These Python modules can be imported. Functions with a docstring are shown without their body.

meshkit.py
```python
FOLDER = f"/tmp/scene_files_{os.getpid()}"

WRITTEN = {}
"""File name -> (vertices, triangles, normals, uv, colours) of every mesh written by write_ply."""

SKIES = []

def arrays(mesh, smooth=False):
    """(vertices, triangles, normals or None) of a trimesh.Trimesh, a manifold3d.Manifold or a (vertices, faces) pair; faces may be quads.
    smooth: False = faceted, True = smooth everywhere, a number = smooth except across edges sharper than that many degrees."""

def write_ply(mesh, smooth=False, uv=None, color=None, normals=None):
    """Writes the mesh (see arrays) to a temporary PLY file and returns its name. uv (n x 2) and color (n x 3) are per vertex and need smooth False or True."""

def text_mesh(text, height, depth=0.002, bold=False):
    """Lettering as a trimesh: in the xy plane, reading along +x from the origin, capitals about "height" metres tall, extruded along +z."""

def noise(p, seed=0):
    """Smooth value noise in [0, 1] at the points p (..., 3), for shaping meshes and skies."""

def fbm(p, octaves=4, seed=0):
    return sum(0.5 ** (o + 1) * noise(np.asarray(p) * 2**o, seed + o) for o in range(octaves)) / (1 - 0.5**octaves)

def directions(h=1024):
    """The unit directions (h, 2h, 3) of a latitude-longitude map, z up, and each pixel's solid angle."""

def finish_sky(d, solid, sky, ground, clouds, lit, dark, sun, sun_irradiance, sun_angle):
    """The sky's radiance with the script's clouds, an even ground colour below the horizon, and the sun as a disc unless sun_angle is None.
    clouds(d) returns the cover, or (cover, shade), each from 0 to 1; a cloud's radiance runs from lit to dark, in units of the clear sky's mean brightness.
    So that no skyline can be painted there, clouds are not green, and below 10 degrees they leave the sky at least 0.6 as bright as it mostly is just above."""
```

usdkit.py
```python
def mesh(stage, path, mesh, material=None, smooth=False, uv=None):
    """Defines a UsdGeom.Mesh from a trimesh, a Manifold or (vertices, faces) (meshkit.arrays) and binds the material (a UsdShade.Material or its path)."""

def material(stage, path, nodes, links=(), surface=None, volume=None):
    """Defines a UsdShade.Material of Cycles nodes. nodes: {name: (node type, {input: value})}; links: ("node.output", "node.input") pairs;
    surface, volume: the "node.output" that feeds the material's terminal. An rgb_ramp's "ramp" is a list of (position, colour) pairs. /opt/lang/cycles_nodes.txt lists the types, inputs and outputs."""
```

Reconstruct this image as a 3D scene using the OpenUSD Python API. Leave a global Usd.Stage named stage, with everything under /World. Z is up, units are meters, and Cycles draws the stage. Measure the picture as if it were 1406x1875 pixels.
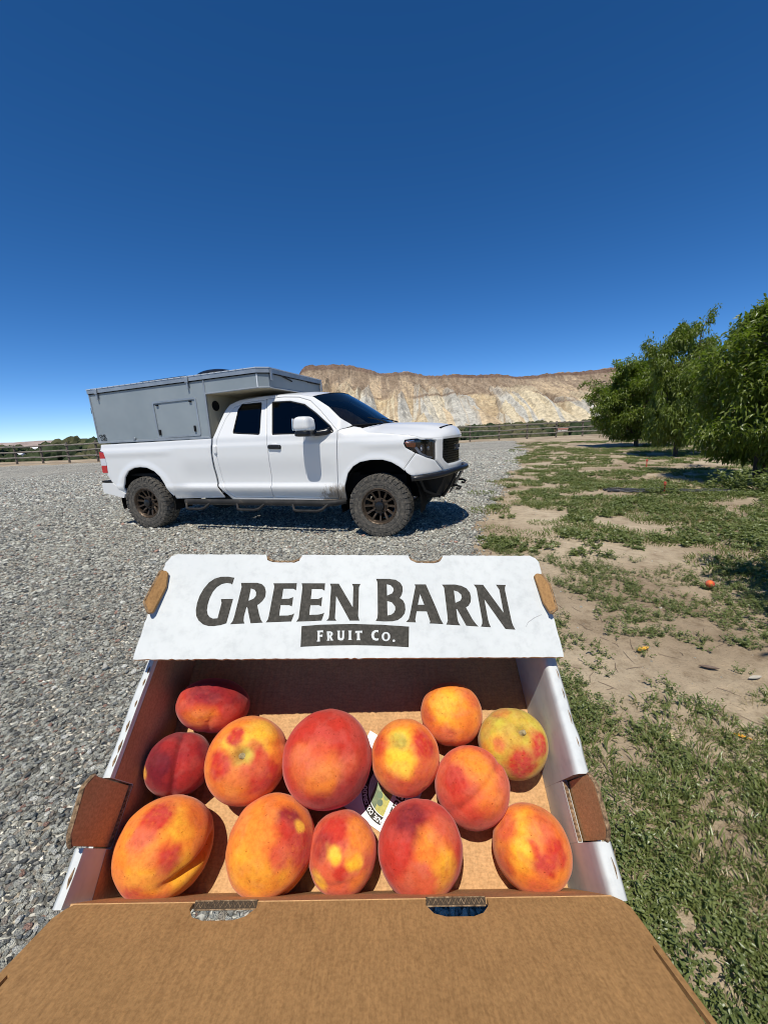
import math
import random
import numpy as np
import trimesh
import shapely
from shapely.geometry import Polygon, Point, box as sbox
from shapely.ops import unary_union
from scipy.spatial import Delaunay
from scipy.interpolate import PchipInterpolator
from pxr import Usd, UsdGeom, UsdLux, UsdShade, Sdf, Gf, Vt
import usdkit
import meshkit

stage = Usd.Stage.CreateInMemory()
UsdGeom.SetStageUpAxis(stage, UsdGeom.Tokens.z)
UsdGeom.SetStageMetersPerUnit(stage, 1.0)
UsdGeom.Xform.Define(stage, '/World')
UsdGeom.Scope.Define(stage, '/World/Looks')

# ------------------------------------------------------------------ camera, sky, sun, exposure
F_PX, W_PX = 720.0, 1406.0
PITCH, ROLL, CAM_H = 0.2023, 0.0447, 1.4096
_f = np.array([0, math.cos(PITCH), -math.sin(PITCH)])
_u0 = np.cross([1.0, 0, 0], _f)
CR = math.cos(ROLL) * np.array([1.0, 0, 0]) - math.sin(ROLL) * _u0
CU = math.sin(ROLL) * np.array([1.0, 0, 0]) + math.cos(ROLL) * _u0
CF = _f
CAM = np.array([0, 0, CAM_H])
cam = UsdGeom.Camera.Define(stage, '/World/camera')
cam.AddTransformOp().Set(Gf.Matrix4d(*CR, 0, *CU, 0, *(-CF), 0, *CAM, 1))
cam.CreateHorizontalApertureAttr(36.0)
cam.CreateVerticalApertureAttr(48.0)
cam.CreateFocalLengthAttr(36.0 * F_PX / W_PX)
cam.CreateClippingRangeAttr(Gf.Vec2f(0.01, 60000))
cam.CreateExposureAttr(EXPOSURE := 0.02)

SUN = np.array([-0.10, -0.447, 0.889])
SUN /= np.linalg.norm(SUN)
sky = UsdLux.DomeLight.Define(stage, '/World/sky')
sky.GetPrim().SetCustomDataByKey('kind', 'structure')
sky_mat = usdkit.material(stage, '/World/Looks/sky_air', {
    'sky': ('sky_texture', {'sky_type': 'single_scattering', 'sun_disc': False, 'sun_elevation': math.asin(SUN[2]),
                            'sun_rotation': math.atan2(SUN[0], SUN[1]), 'altitude': 1500.0, 'air_density': 0.6,
                            'aerosol_density': 0.03, 'ozone_density': 2.0}),
    'hs': ('hsv', {'saturation': 1.3}), 'tn': ('mix_color', {'blend_type': 'multiply', 'fac': 1.0, 'b': (1.0, 1.02, 1.09)}), 'bg': ('background_shader', {'strength': 0.134})}, [('sky.color', 'hs.color'), ('hs.color', 'tn.a'), ('tn.result', 'bg.color')], surface='bg.background')
UsdShade.MaterialBindingAPI.Apply(sky.GetPrim()).Bind(sky_mat)
sun = UsdLux.DistantLight.Define(stage, '/World/sun')
sun.CreateNormalizeAttr(True)
sun.CreateIntensityAttr(1.25)
sun.CreateAngleAttr(0.5)
sun.CreateColorAttr(Gf.Vec3f(1.0, 0.965, 0.89))
_z = SUN
_x = np.cross([0, 0, 1.0], _z); _x /= np.linalg.norm(_x)
_y = np.cross(_z, _x)
sun.AddTransformOp().Set(Gf.Matrix4d(*_x, 0, *_y, 0, *_z, 0, 0, 0, 30, 1))

# ------------------------------------------------------------------ helpers
USED = {}


def numbered(parent, name):
    k = (parent, name)
    n = USED.get(k, -1) + 1
    USED[k] = n
    return f'{parent}/{name}' if n == 0 else f'{parent}/{name}_{n:03d}'


def path_of(p):
    return '/World' if p is None else (p if isinstance(p, str) else str(p.GetPath()))


def tag(prim, label=None, cat=None, group=None, kind=None):
    prim = prim.GetPrim() if hasattr(prim, 'GetPrim') else prim
    for k, v in (('label', label), ('category', cat), ('group', group), ('kind', kind)):
        if v:
            prim.SetCustomDataByKey(k, v)
    return prim


def obj(name, mesh, mat, parent=None, smooth=False, label=None, kind=None):
    m = usdkit.mesh(stage, numbered(path_of(parent), name), mesh, mat, smooth=smooth)
    if label:
        m.GetPrim().SetCustomDataByKey('label', label)
    if kind:
        m.GetPrim().SetCustomDataByKey('kind', kind)
    return m.GetPrim()


def thing(name, label, cat, loc=(0, 0, 0), rotz=0.0, group=None, matrix=None):
    x = UsdGeom.Xform.Define(stage, numbered('/World', name))
    if matrix is not None:
        x.AddTransformOp().Set(matrix)
    else:
        x.AddTranslateOp().Set(Gf.Vec3d(*map(float, loc)))
        if rotz:
            x.AddRotateZOp().Set(math.degrees(rotz))
    return tag(x, label, cat, group)


def copy_of(src, name, label, loc, rotz=0.0, scale=1.0, group=None, cat=None):
    x = UsdGeom.Xform.Define(stage, numbered('/World', name))
    x.GetPrim().GetReferences().AddInternalReference(src.GetPath())
    x.GetPrim().SetInstanceable(True)
    x.ClearXformOpOrder()
    x.AddTransformOp(opSuffix='place').Set(Gf.Matrix4d().SetScale(scale) * Gf.Matrix4d().SetRotate(Gf.Rotation(Gf.Vec3d(0, 0, 1), math.degrees(rotz))) * Gf.Matrix4d().SetTranslate(Gf.Vec3d(*map(float, loc))))
    return tag(x, label, cat or src.GetCustomDataByKey('category'), group)


def bx(x0, x1, y0, y1, z0, z1, c=0.0):
    """box between two corners, edges chamfered by c"""
    if c <= 0:
        b = trimesh.creation.box((x1 - x0, y1 - y0, z1 - z0))
        b.apply_translation(((x0 + x1) / 2, (y0 + y1) / 2, (z0 + z1) / 2))
        return b
    p = []
    for sx in (0, 1):
        for sy in (0, 1):
            for sz in (0, 1):
                for k in range(3):
                    q = [x0 + c if sx == 0 else x1 - c, y0 + c if sy == 0 else y1 - c, z0 + c if sz == 0 else z1 - c]
                    q[k] = (x0, y0, z0)[k] if (sx, sy, sz)[k] == 0 else (x1, y1, z1)[k]
                    p.append(q)
    return trimesh.convex.convex_hull(np.array(p))


def cat_(*ms):
    ms = [m for g in ms for m in (g if isinstance(g, (list, tuple)) else [g])]
    return trimesh.util.concatenate(ms)


def tube(path, r, n=10, closed=False):
    path = np.asarray(path, float)
    r = np.broadcast_to(r, len(path))
    rings = []
    prev = None
    for i, p in enumerate(path):
        a = path[max(i - 1, 0)]; b = path[min(i + 1, len(path) - 1)]
        d = (b - a) / (np.linalg.norm(b - a) + 1e-12)
        if prev is None:
            ref = np.array([0, 0, 1.0]) if abs(d[2]) < .9 else np.array([1.0, 0, 0])
            s = np.cross(d, ref)
        else:
            s = prev - d * (prev @ d)
        s /= np.linalg.norm(s) + 1e-12
        prev = s
        t = np.cross(d, s)
        an = np.arange(n) * 2 * np.pi / n
        rings.append(p + r[i] * (np.cos(an)[:, None] * s + np.sin(an)[:, None] * t))
    v = np.vstack(rings + [path[:1], path[-1:]])
    f = []
    for i in range(len(path) - 1):
        for k in range(n):
            a, b = i * n + k, i * n + (k + 1) % n
            f += [(a, b, b + n), (a, b + n, a + n)]
    e = len(path) * n
    for k in range(n):
        f.append((e, (k + 1) % n, k))
        f.append((e + 1, e - n + k, e - n + (k + 1) % n))
    return trimesh.Trimesh(v, np.array(f)[:, ::-1], process=False)


def prism(poly, h, z=0.0):
    g = getattr(poly, 'geoms', [poly])
    m = cat_([trimesh.creation.extrude_polygon(q, h, engine='earcut') for q in g if q.area > 1e-10])
    m.apply_translation((0, 0, z))
    return m


def remap(m, fn):
    v = fn(np.asarray(m.vertices))
    return trimesh.Trimesh(v, m.faces, process=False)


def xz_slab(poly, y0, y1):
    """polygon in (x, z) extruded from y0 to y1"""
    m = prism(poly, 1.0)
    v = np.asarray(m.vertices)
    return trimesh.Trimesh(np.stack([v[:, 0], y0 + (y1 - y0) * v[:, 2], v[:, 1]], 1), m.faces if y1 < y0 else m.faces[:, ::-1], process=False)


def grid_mesh(P, wrap=False):
    n, m = P.shape[:2]
    i = np.arange(n * m).reshape(n, m)
    a, b, c, d = i[:-1, :-1], i[1:, :-1], i[1:, 1:], i[:-1, 1:]
    f = np.stack([a, b, c, d], -1).reshape(-1, 4)
    return trimesh.Trimesh(P.reshape(-1, 3), np.vstack([f[:, [0, 1, 2]], f[:, [0, 2, 3]]]), process=False)


def smoothstep(a, b, x):
    t = np.clip((np.asarray(x, float) - a) / (b - a), 0, 1)
    return t * t * (3 - 2 * t)


def fbm2(x, y, scale, octaves=4, seed=0):
    p = np.stack([np.asarray(x) * scale, np.asarray(y) * scale, np.zeros_like(np.asarray(x, float)) + seed * 7.13], -1)
    return meshkit.fbm(p, octaves, seed)


def scatter(name, protos, pos, idx, rotz, scale, label, parent_kind='stuff', tilt=None, cat=None):
    """a PointInstancer: protos is a list of (mesh, material)"""
    pi = UsdGeom.PointInstancer.Define(stage, numbered('/World', name))
    root = str(pi.GetPath())
    targets = []
    UsdGeom.Scope.Define(stage, root + '/kinds')
    for k, (mesh, mat, sm) in enumerate(protos):
        m = usdkit.mesh(stage, f'{root}/kinds/piece' + (f'_{k:03d}' if k else ''), mesh, mat, smooth=sm)
        targets.append(m.GetPath())
    pi.CreatePrototypesRel().SetTargets(targets)
    pi.CreateProtoIndicesAttr(Vt.IntArray.FromNumpy(np.asarray(idx, np.int32)))
    pi.CreatePositionsAttr(Vt.Vec3fArray.FromNumpy(np.asarray(pos, np.float32)))
    pi.CreateScalesAttr(Vt.Vec3fArray.FromNumpy(np.repeat(np.asarray(scale, np.float32)[:, None], 3, 1) if np.ndim(scale) == 1 else np.asarray(scale, np.float32)))
    h = np.asarray(rotz) / 2
    q = np.stack([np.cos(h), 0 * h, 0 * h, np.sin(h)], 1)
    if tilt is not None:
        ax, an = tilt
        a2 = an / 2
        t = np.stack([np.cos(a2), np.cos(ax) * np.sin(a2), np.sin(ax) * np.sin(a2), 0 * a2], 1)
        w1, x1, y1, z1 = t.T; w2, x2, y2, z2 = q.T
        q = np.stack([w1*w2-x1*x2-y1*y2-z1*z2, w1*x2+x1*w2+y1*z2-z1*y2, w1*y2-x1*z2+y1*w2+z1*x2, w1*z2+x1*y2-y1*x2+z1*w2], 1)
    pi.CreateOrientationsAttr(Vt.QuathArray([Gf.Quath(float(a), float(b), float(c), float(d)) for a, b, c, d in q]))
    return tag(pi, label, cat, kind=parent_kind)


# ------------------------------------------------------------------ materials
def mat(name, base, rough=0.6, **kw):
    return usdkit.material(stage, '/World/Looks/' + name, {'p': ('principled_bsdf', {'base_color': base, 'roughness': rough, **kw})}, [], surface='p.BSDF')


def mat_noise(name, stops, scale, rough=0.8, detail=4.0, space='object', bump=0.0, bump_scale=None, stretch=None, spec=0.3, **kw):
    """colours from a noise ramp; relief from a second noise"""
    src = {'c': ('texture_coordinate', {})} if space == 'object' else {'c': ('geometry', {})}
    out = 'c.object' if space == 'object' else 'c.position'
    nodes = {**src, 'm': ('mapping', {'scale': stretch or (1, 1, 1)}), 'n': ('noise_texture', {'scale': scale, 'detail': detail, 'roughness': 0.6}),
             'r': ('rgb_ramp', {'ramp': stops}), 'p': ('principled_bsdf', {'roughness': rough, 'specular_ior_level': spec, **kw})}
    links = [(out, 'm.vector'), ('m.vector', 'n.vector'), ('n.fac', 'r.fac'), ('r.color', 'p.base_color')]
    if bump:
        nodes['n2'] = ('noise_texture', {'scale': bump_scale or scale * 4, 'detail': 5.0})
        nodes['b'] = ('bump', {'strength': 1.0, 'distance': bump})
        links += [('m.vector', 'n2.vector'), ('n2.fac', 'b.height'), ('b.normal', 'p.normal')]
    return usdkit.material(stage, '/World/Looks/' + name, nodes, links, surface='p.BSDF')


def leaf_mat(name, c1, c2, trans=0.35, scale=3.0):
    return usdkit.material(stage, '/World/Looks/' + name, {
        'g': ('geometry', {}), 'n': ('noise_texture', {'scale': scale, 'detail': 2.0}),
        'mx': ('mix_color', {'a': c1, 'b': c2}), 'ri': ('math', {'math_type': 'multiply_add', 'value2': 0.55, 'value3': -0.05}),
        'ad': ('math', {'math_type': 'multiply_add', 'value2': 0.6}),
        'p': ('principled_bsdf', {'roughness': 0.38, 'specular_ior_level': 0.5}),
        'tc': ('mix_color', {'blend_type': 'multiply', 'fac': 1.0, 'b': (1.5, 1.9, 0.5)}),
        't': ('translucent_bsdf', {}), 'ms': ('mix_closure', {'fac': trans})},
        [('g.position', 'n.vector'), ('g.random_per_island', 'ri.value1'), ('n.fac', 'ad.value1'), ('ri.value', 'ad.value3'), ('ad.value', 'mx.fac'), ('mx.result', 'p.base_color'),
         ('mx.result', 'tc.a'), ('tc.result', 't.color'), ('p.BSDF', 'ms.closure1'), ('t.BSDF', 'ms.closure2')], surface='ms.closure')


M = {}
# ------------------------------------------------------------------ ground
GE_Y = np.array([-40, 0, .8, 1.5, 2.5, 3.5, 4.35, 5.64, 7.89, 12.83, 20.1, 31.4, 60])
GE_X = np.array([.3, .35, .45, .58, .72, .9, 1.06, 1.46, 2.26, 4.2, 7.3, 10.9, 18])


VALLEY = 11.0


def gravel_edge(x, y):
    """metres to the right of the ragged edge of the gravel"""
    e = np.interp(y, GE_Y, GE_X)
    n = fbm2(x, y, 0.9, 4, 3) - .5
    n2 = fbm2(x, y, 5.0, 2, 5) - .5
    return x - e + n * np.clip(.5 + y * .12, .5, 2.2) + n2 * .2


def yard_edge(x):
    """where the level yard ends behind the fence"""
    return np.interp(x, [-80, -34, -22, 10, 40, 90], [46, 37.5, 36, 44, 45, 52])


def ground_z(x, y):
    x = np.asarray(x, float); y = np.asarray(y, float)
    e = yard_edge(x)
    z = -VALLEY * smoothstep(0, 70, y - e)
    r = np.hypot(x, y)
    right = smoothstep(.2, 1.2, gravel_edge(x, y)) * (1 - smoothstep(12, 25, r))
    z = z + right * ((fbm2(x, y, 1.6, 3, 11) - .5) * .05)
    z = z + .10 * smoothstep(0, 3, y - (e - 7)) * (fbm2(x, y, .35, 3, 2) - .2) * (1 - smoothstep(60, 120, r))
    return z


def polar(r0, r1, nr, a0, a1, na):
    r = np.geomspace(r0, r1, nr); a = np.linspace(a0, a1, na)
    R, A = np.meshgrid(r, a, indexing='ij')
    return R * np.sin(A), R * np.cos(A)


def dirt_material():
    n = {'g': ('geometry', {}), 'n1': ('noise_texture', {'scale': .55, 'detail': 5.0, 'roughness': .6}), 'n2': ('noise_texture', {'scale': 9.0, 'detail': 6.0, 'roughness': .7}),
         'n3': ('noise_texture', {'scale': 90.0, 'detail': 4.0, 'roughness': .7}), 'n4': ('noise_texture', {'scale': .03, 'detail': 4.0}),
         'r1': ('rgb_ramp', {'ramp': [(.3, (.23, .17, .11)), (.46, (.35, .27, .18)), (.60, (.46, .37, .255)), (.75, (.54, .45, .32))]}),
         'r2': ('rgb_ramp', {'ramp': [(.3, (.62, .58, .54)), (.5, (.95, .95, .95)), (.7, (1.12, 1.1, 1.08))]}),
         'r3': ('rgb_ramp', {'ramp': [(.28, (.45, .42, .4)), (.42, (.95, .95, .95)), (.6, (1, 1, 1)), (.72, (1.25, 1.22, 1.18))]}),
         'm1': ('mix_color', {'blend_type': 'multiply', 'fac': 1.0}), 'm2': ('mix_color', {'blend_type': 'multiply', 'fac': 1.0}),
         'sep': ('separate_xyz', {}), 'far': ('map_range', {'from_min': 48.0, 'from_max': 75.0, 'clamp': True}),
         'rg': ('rgb_ramp', {'ramp': [(.35, (.07, .085, .03)), (.5, (.12, .115, .05)), (.62, (.25, .19, .11))]}),
         'm3': ('mix_color', {}), 'p': ('principled_bsdf', {'roughness': .95, 'specular_ior_level': .15}),
         'ba': ('math', {'math_type': 'multiply_add', 'value2': .4}), 'b': ('bump', {'strength': .9, 'distance': .02})}
    l = [('g.position', f'n{k}.vector') for k in (1, 2, 3, 4)] + [('n1.fac', 'r1.fac'), ('n2.fac', 'r2.fac'), ('n3.fac', 'r3.fac'), ('r1.color', 'm1.a'), ('r2.color', 'm1.b'), ('m1.result', 'm2.a'), ('r3.color', 'm2.b'),
         ('g.position', 'sep.vector'), ('sep.y', 'far.value'), ('n4.fac', 'rg.fac'), ('m2.result', 'm3.a'), ('rg.color', 'm3.b'), ('far.result', 'm3.fac'), ('m3.result', 'p.base_color'),
         ('n3.fac', 'ba.value1'), ('n2.fac', 'ba.value3'), ('ba.value', 'b.height'), ('b.normal', 'p.normal')]
    return usdkit.material(stage, '/World/Looks/dry_dirt', n, l, surface='p.BSDF')


M['dirt'] = dirt_material()
X, Y = polar(.25, 12000, 330, -math.pi, math.pi, 361)
g = grid_mesh(np.stack([X, Y, ground_z(X, Y)], -1))
cap = trimesh.Trimesh(np.vstack([[[0, 0, float(ground_z(0, 0))]], np.stack([X[0], Y[0], ground_z(X[0], Y[0])], -1)]), [(0, i + 1, i + 2) for i in range(360)], process=False)
tag(obj('ground', cat_(g, cap), M['dirt'], smooth=True), kind='structure')


def gravel_material():
    n = {'g': ('geometry', {}), 'w': ('noise_texture', {'scale': 14.0, 'detail': 2.0}), 'wm': ('mix_vector', {'fac': .06}),
         'v': ('voronoi_texture', {'scale': 38.0, 'randomness': 1.0}), 'e': ('voronoi_texture', {'scale': 38.0, 'feature': 'distance_to_edge'}),
         'sc': ('separate_color', {}), 'rc': ('rgb_ramp', {'ramp': [(0, (.12, .12, .11)), (.2, (.26, .255, .225)), (.5, (.46, .445, .385)), (.75, (.64, .615, .53)), (.92, (.50, .42, .32)), (1, (.85, .82, .72))]}),
         're': ('rgb_ramp', {'ramp': [(0, (.22, .21, .2)), (.10, (.8, .8, .8)), (.2, (1, 1, 1))]}), 'm': ('mix_color', {'blend_type': 'multiply', 'fac': 1.0}),
         'nb': ('noise_texture', {'scale': .35, 'detail': 4.0}), 'rb': ('rgb_ramp', {'ramp': [(.3, (.82, .82, .82)), (.6, (1.1, 1.09, 1.06))]}), 'vc': ('voronoi_texture', {'scale': 11.0}), 'sc2': ('separate_color', {}), 'rc2': ('rgb_ramp', {'ramp': [(0, (.62, .61, .6)), (.5, (1, 1, 1)), (1, (1.3, 1.29, 1.26))]}), 'm3': ('mix_color', {'blend_type': 'multiply', 'fac': 1.0}), 'm2': ('mix_color', {'blend_type': 'multiply', 'fac': 1.0}),
         'p': ('principled_bsdf', {'roughness': .85, 'specular_ior_level': .25}), 'b': ('bump', {'strength': 1.0, 'distance': .03})}
    l = [('g.position', 'w.vector'), ('g.position', 'wm.a'), ('w.color', 'wm.b'), ('wm.result', 'v.vector'), ('wm.result', 'e.vector'), ('v.color', 'sc.color'), ('sc.r', 'rc.fac'), ('e.distance', 're.fac'),
         ('rc.color', 'm.a'), ('re.color', 'm.b'), ('g.position', 'nb.vector'), ('nb.fac', 'rb.fac'), ('m.result', 'm2.a'), ('rb.color', 'm2.b'), ('wm.result', 'vc.vector'), ('vc.color', 'sc2.color'), ('sc2.g', 'rc2.fac'), ('m2.result', 'm3.a'), ('rc2.color', 'm3.b'), ('m3.result', 'p.base_color'), ('e.distance', 'b.height'), ('b.normal', 'p.normal')]
    return usdkit.material(stage, '/World/Looks/gravel', n, l, surface='p.BSDF')


M['gravel'] = gravel_material()
# the gravel lot: a sheet just above the dirt, with a ragged right edge and a far edge before the fence
X, Y = polar(.3, 70, 300, math.radians(-150), math.radians(60), 700)
P = np.stack([X, Y, ground_z(X, Y) + .006], -1)
gm = grid_mesh(P)
cen = np.asarray(gm.vertices)[np.asarray(gm.faces)].mean(1)
far_lim = yard_edge(cen[:, 0]) - 5.5 + (fbm2(cen[:, 0], cen[:, 1], .4, 3, 8) - .5) * 2
keep = (gravel_edge(cen[:, 0], cen[:, 1]) < 0) & (cen[:, 1] < far_lim)
gm = trimesh.Trimesh(gm.vertices, np.asarray(gm.faces)[keep], process=False)
gm.remove_unreferenced_vertices()
tag(obj('gravel_lot', gm, M['gravel'], smooth=True), kind='structure')

# loose stones, built one by one where they can be told apart
rng = np.random.default_rng(5)
STONE = [(.15, .15, .14), (.28, .272, .240), (.41, .40, .34), (.54, .525, .44), (.65, .63, .525), (.74, .715, .60), (.84, .81, .70), (.50, .43, .33), (.37, .31, .25), (.46, .28, .21), (.30, .31, .29), (.58, .545, .46)]
protos = []
for k, c in enumerate(STONE):
    s = trimesh.creation.icosphere(subdivisions=2)
    v = np.asarray(s.vertices)
    v = v * (1 + .5 * (meshkit.noise(v * 1.3 + 10 + k * 5.1, k)[:, None] - .5) + .2 * (meshkit.noise(v * 3 + k * 3.3, k + 40)[:, None] - .5))
    for q in range(4):
        d = rng.normal(size=3); d /= np.linalg.norm(d); lim = rng.uniform(.55, .8)
        h = v @ d
        v = v - np.maximum(h - lim, 0)[:, None] * d
    v = v * [1.0, rng.uniform(.6, .9), rng.uniform(.4, .6)]
    m = mat_noise(f'stone_{k:03d}', [(.25, tuple(np.array(c) * .65)), (.5, c), (.75, tuple(np.minimum(np.array(c) * 1.3, .9)))], 1.6, rough=.75, detail=5, bump=.03, bump_scale=6)
    protos.append((trimesh.Trimesh(v * .5, s.faces, process=False), m, 35))
pts = []
for r0, r1, dens in ((.5, 1.7, 6000), (1.7, 2.8, 5400), (2.8, 4.6, 3600), (4.6, 7.5, 1500), (7.5, 13, 520), (13, 26, 300)):
    n = int(dens * (r1 ** 2 - r0 ** 2) * .5 * 1.75)
    a = rng.uniform(-1.05, .70, n); r = np.sqrt(rng.uniform(r0 ** 2, r1 ** 2, n))
    x, y = r * np.sin(a), r * np.cos(a)
    k = (gravel_edge(x, y) < -.05 + .25 * rng.random(n) ** 3)
    if r1 > 13:
        k &= rng.random(n) < ((r1 - r) / (r1 - r0)) ** .8
    size = (.0180 if r1 < 3 else .0200 if r1 < 5 else .027 if r1 < 8 else .034 if r1 < 15 else .045)
    sz = size * np.exp(rng.normal(0, .30, n))
    pts.append(np.stack([x, y, ground_z(x, y) + .006 + sz * rng.uniform(.02, .28, n), sz], 1)[k])
pts = np.vstack(pts)
n = len(pts)
scatter('gravel_stones', protos, pts[:, :3], rng.choice(len(STONE), n, p=np.array([.07, .11, .13, .15, .14, .12, .06, .06, .04, .025, .06, .035])), rng.uniform(0, 6.28, n), pts[:, 3],
        'small grey river stones covering the open lot', tilt=(rng.uniform(0, 6.28, n), np.abs(rng.normal(0, .35, n))))

# ------------------------------------------------------------------ mesa and far hills
def mesa_material():
    n = {'g': ('geometry', {}), 'a': ('attribute', {'attribute': 'tint'}), 'n2': ('noise_texture', {'scale': .07, 'detail': 6.0, 'roughness': .75}), 'mp': ('mapping', {'scale': (.03, .03, .006)}), 'n3': ('noise_texture', {'scale': 1.0, 'detail': 5.0, 'roughness': .7}),
         'rn': ('rgb_ramp', {'ramp': [(.3, (.55, .54, .53)), (.5, (1, 1, 1)), (.68, (1.3, 1.28, 1.22))]}), 'rs': ('rgb_ramp', {'ramp': [(.32, (.66, .65, .64)), (.5, (1, 1, 1)), (.7, (1.2, 1.18, 1.14))]}),
         'm1': ('mix_color', {'blend_type': 'multiply', 'fac': 1.0}), 'm2': ('mix_color', {'blend_type': 'multiply', 'fac': .8}), 'p': ('principled_bsdf', {'roughness': 1.0, 'specular_ior_level': .05}), 'b': ('bump', {'strength': .8, 'distance': 5.0})}
    l = [('g.position', 'n2.vector'), ('g.position', 'mp.vector'), ('mp.vector', 'n3.vector'), ('n2.fac', 'rn.fac'), ('n3.fac', 'rs.fac'), ('a.color', 'm1.a'), ('rn.color', 'm1.b'), ('m1.result', 'm2.a'), ('rs.color', 'm2.b'), ('m2.result', 'p.base_color'), ('n2.fac', 'b.height'), ('b.normal', 'p.normal')]
    return usdkit.material(stage, '/World/Looks/badland_rock', n, l, surface='p.BSDF')


M['mesa'] = mesa_material()


def at_depth(px, py, y):
    """the world point on the vertical plane at forward distance y that the pixel sees (used to find the outline's true heights)"""
    d = CF + (px - 703) / F_PX * CR - (py - 937.5) / F_PX * CU
    return CAM + d * (y / d[1])


RIM = [(180, 812), (330, 800), (470, 770), (520, 740), (548, 700), (560, 676), (572, 671), (590, 670), (620, 671), (645, 673), (668, 679), (690, 685), (712, 687), (728, 683), (745, 682), (765, 684), (780, 688), (805, 688), (830, 685), (860, 687), (885, 686), (905, 685), (930, 688), (955, 690), (985, 687), (1010, 684), (1040, 682), (1065, 680), (1095, 676), (1130, 673), (1180, 670), (1260, 666), (1400, 660)]
rim = np.array([at_depth(a, b, 2500.0) for a, b in RIM])
sx = np.r_[np.linspace(-1750, -520, 90), np.linspace(-515, 1700, 1100), np.linspace(1705, 3400, 160)]
rz = np.interp(sx, np.r_[rim[:, 0], 3500], np.r_[rim[:, 2], rim[-1, 2]])
tt = np.r_[np.linspace(0, .8, 220), np.linspace(.804, 1.0, 60), 1.03, 1.1, 1.3, 1.8]
SX, TT = np.meshgrid(sx, tt, indexing='ij')
RZ = rz[:, None] * np.ones_like(TT)


def ridged(x, y, s, seed):
    n = fbm2(x, y, s, 1, seed)
    return 1 - np.abs(2 * n - 1)


base_y, rim_y = 1500.0, 2480.0
warp = (fbm2(SX, TT * 900, .004, 3, 21) - .5) * 160
wx = SX + warp * (1 - TT * .6)
lower = np.clip(TT / .50, 0, 1)
prof = .40 * smoothstep(-.1, 1.0, lower) ** 1.05
prof = prof + .36 * np.clip((TT - .44) / .42, 0, 1) ** 1.1
prof = prof + .235 * smoothstep(.865, .93, TT) * .8 + .235 * .2 * smoothstep(.965, .985, TT)
prof = np.minimum(prof, 1.0)
r1 = ridged(wx, TT * 200, .0065, 31); r2 = ridged(wx + 500, TT * 260, .016, 32); r3 = ridged(wx * 1.1, TT * 500, .042, 33)
gul_low = (.55 * r1 ** 1.3 + .32 * r2 + .16 * r3)
env_low = np.clip(lower, 0, 1) * np.clip((.62 - TT) / .3, 0, 1)
env_up = np.clip((TT - .4) / .2, 0, 1) * np.clip((.95 - TT) / .2, 0, 1)
tri = ridged(SX + 80 * fbm2(SX, TT * 0, .01, 2, 44), TT * 0, .012, 45)
hz = RZ * (prof + (.42 * env_low) * (gul_low - .45) + .15 * env_up * (.5 * r1 + .5 * r2 + .3 * r3 - .55))
hz = hz + RZ * .045 * np.clip(TT * 3, 0, 1) * np.clip((1 - TT) * 6, 0, 1) * (ridged(wx * 1.3, TT * 900, .05, 64) * .6 + ridged(wx * .9, TT * 1500, .11, 65) * .4 - .5)
hz = hz + RZ * .10 * np.clip((TT - .1) / .3, 0, 1) * np.clip((.6 - TT) / .2, 0, 1) * (tri - .5)
RY = base_y + (rim_y - base_y) * np.minimum(TT, 1) + np.maximum(TT - 1, 0) * 1500
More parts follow.
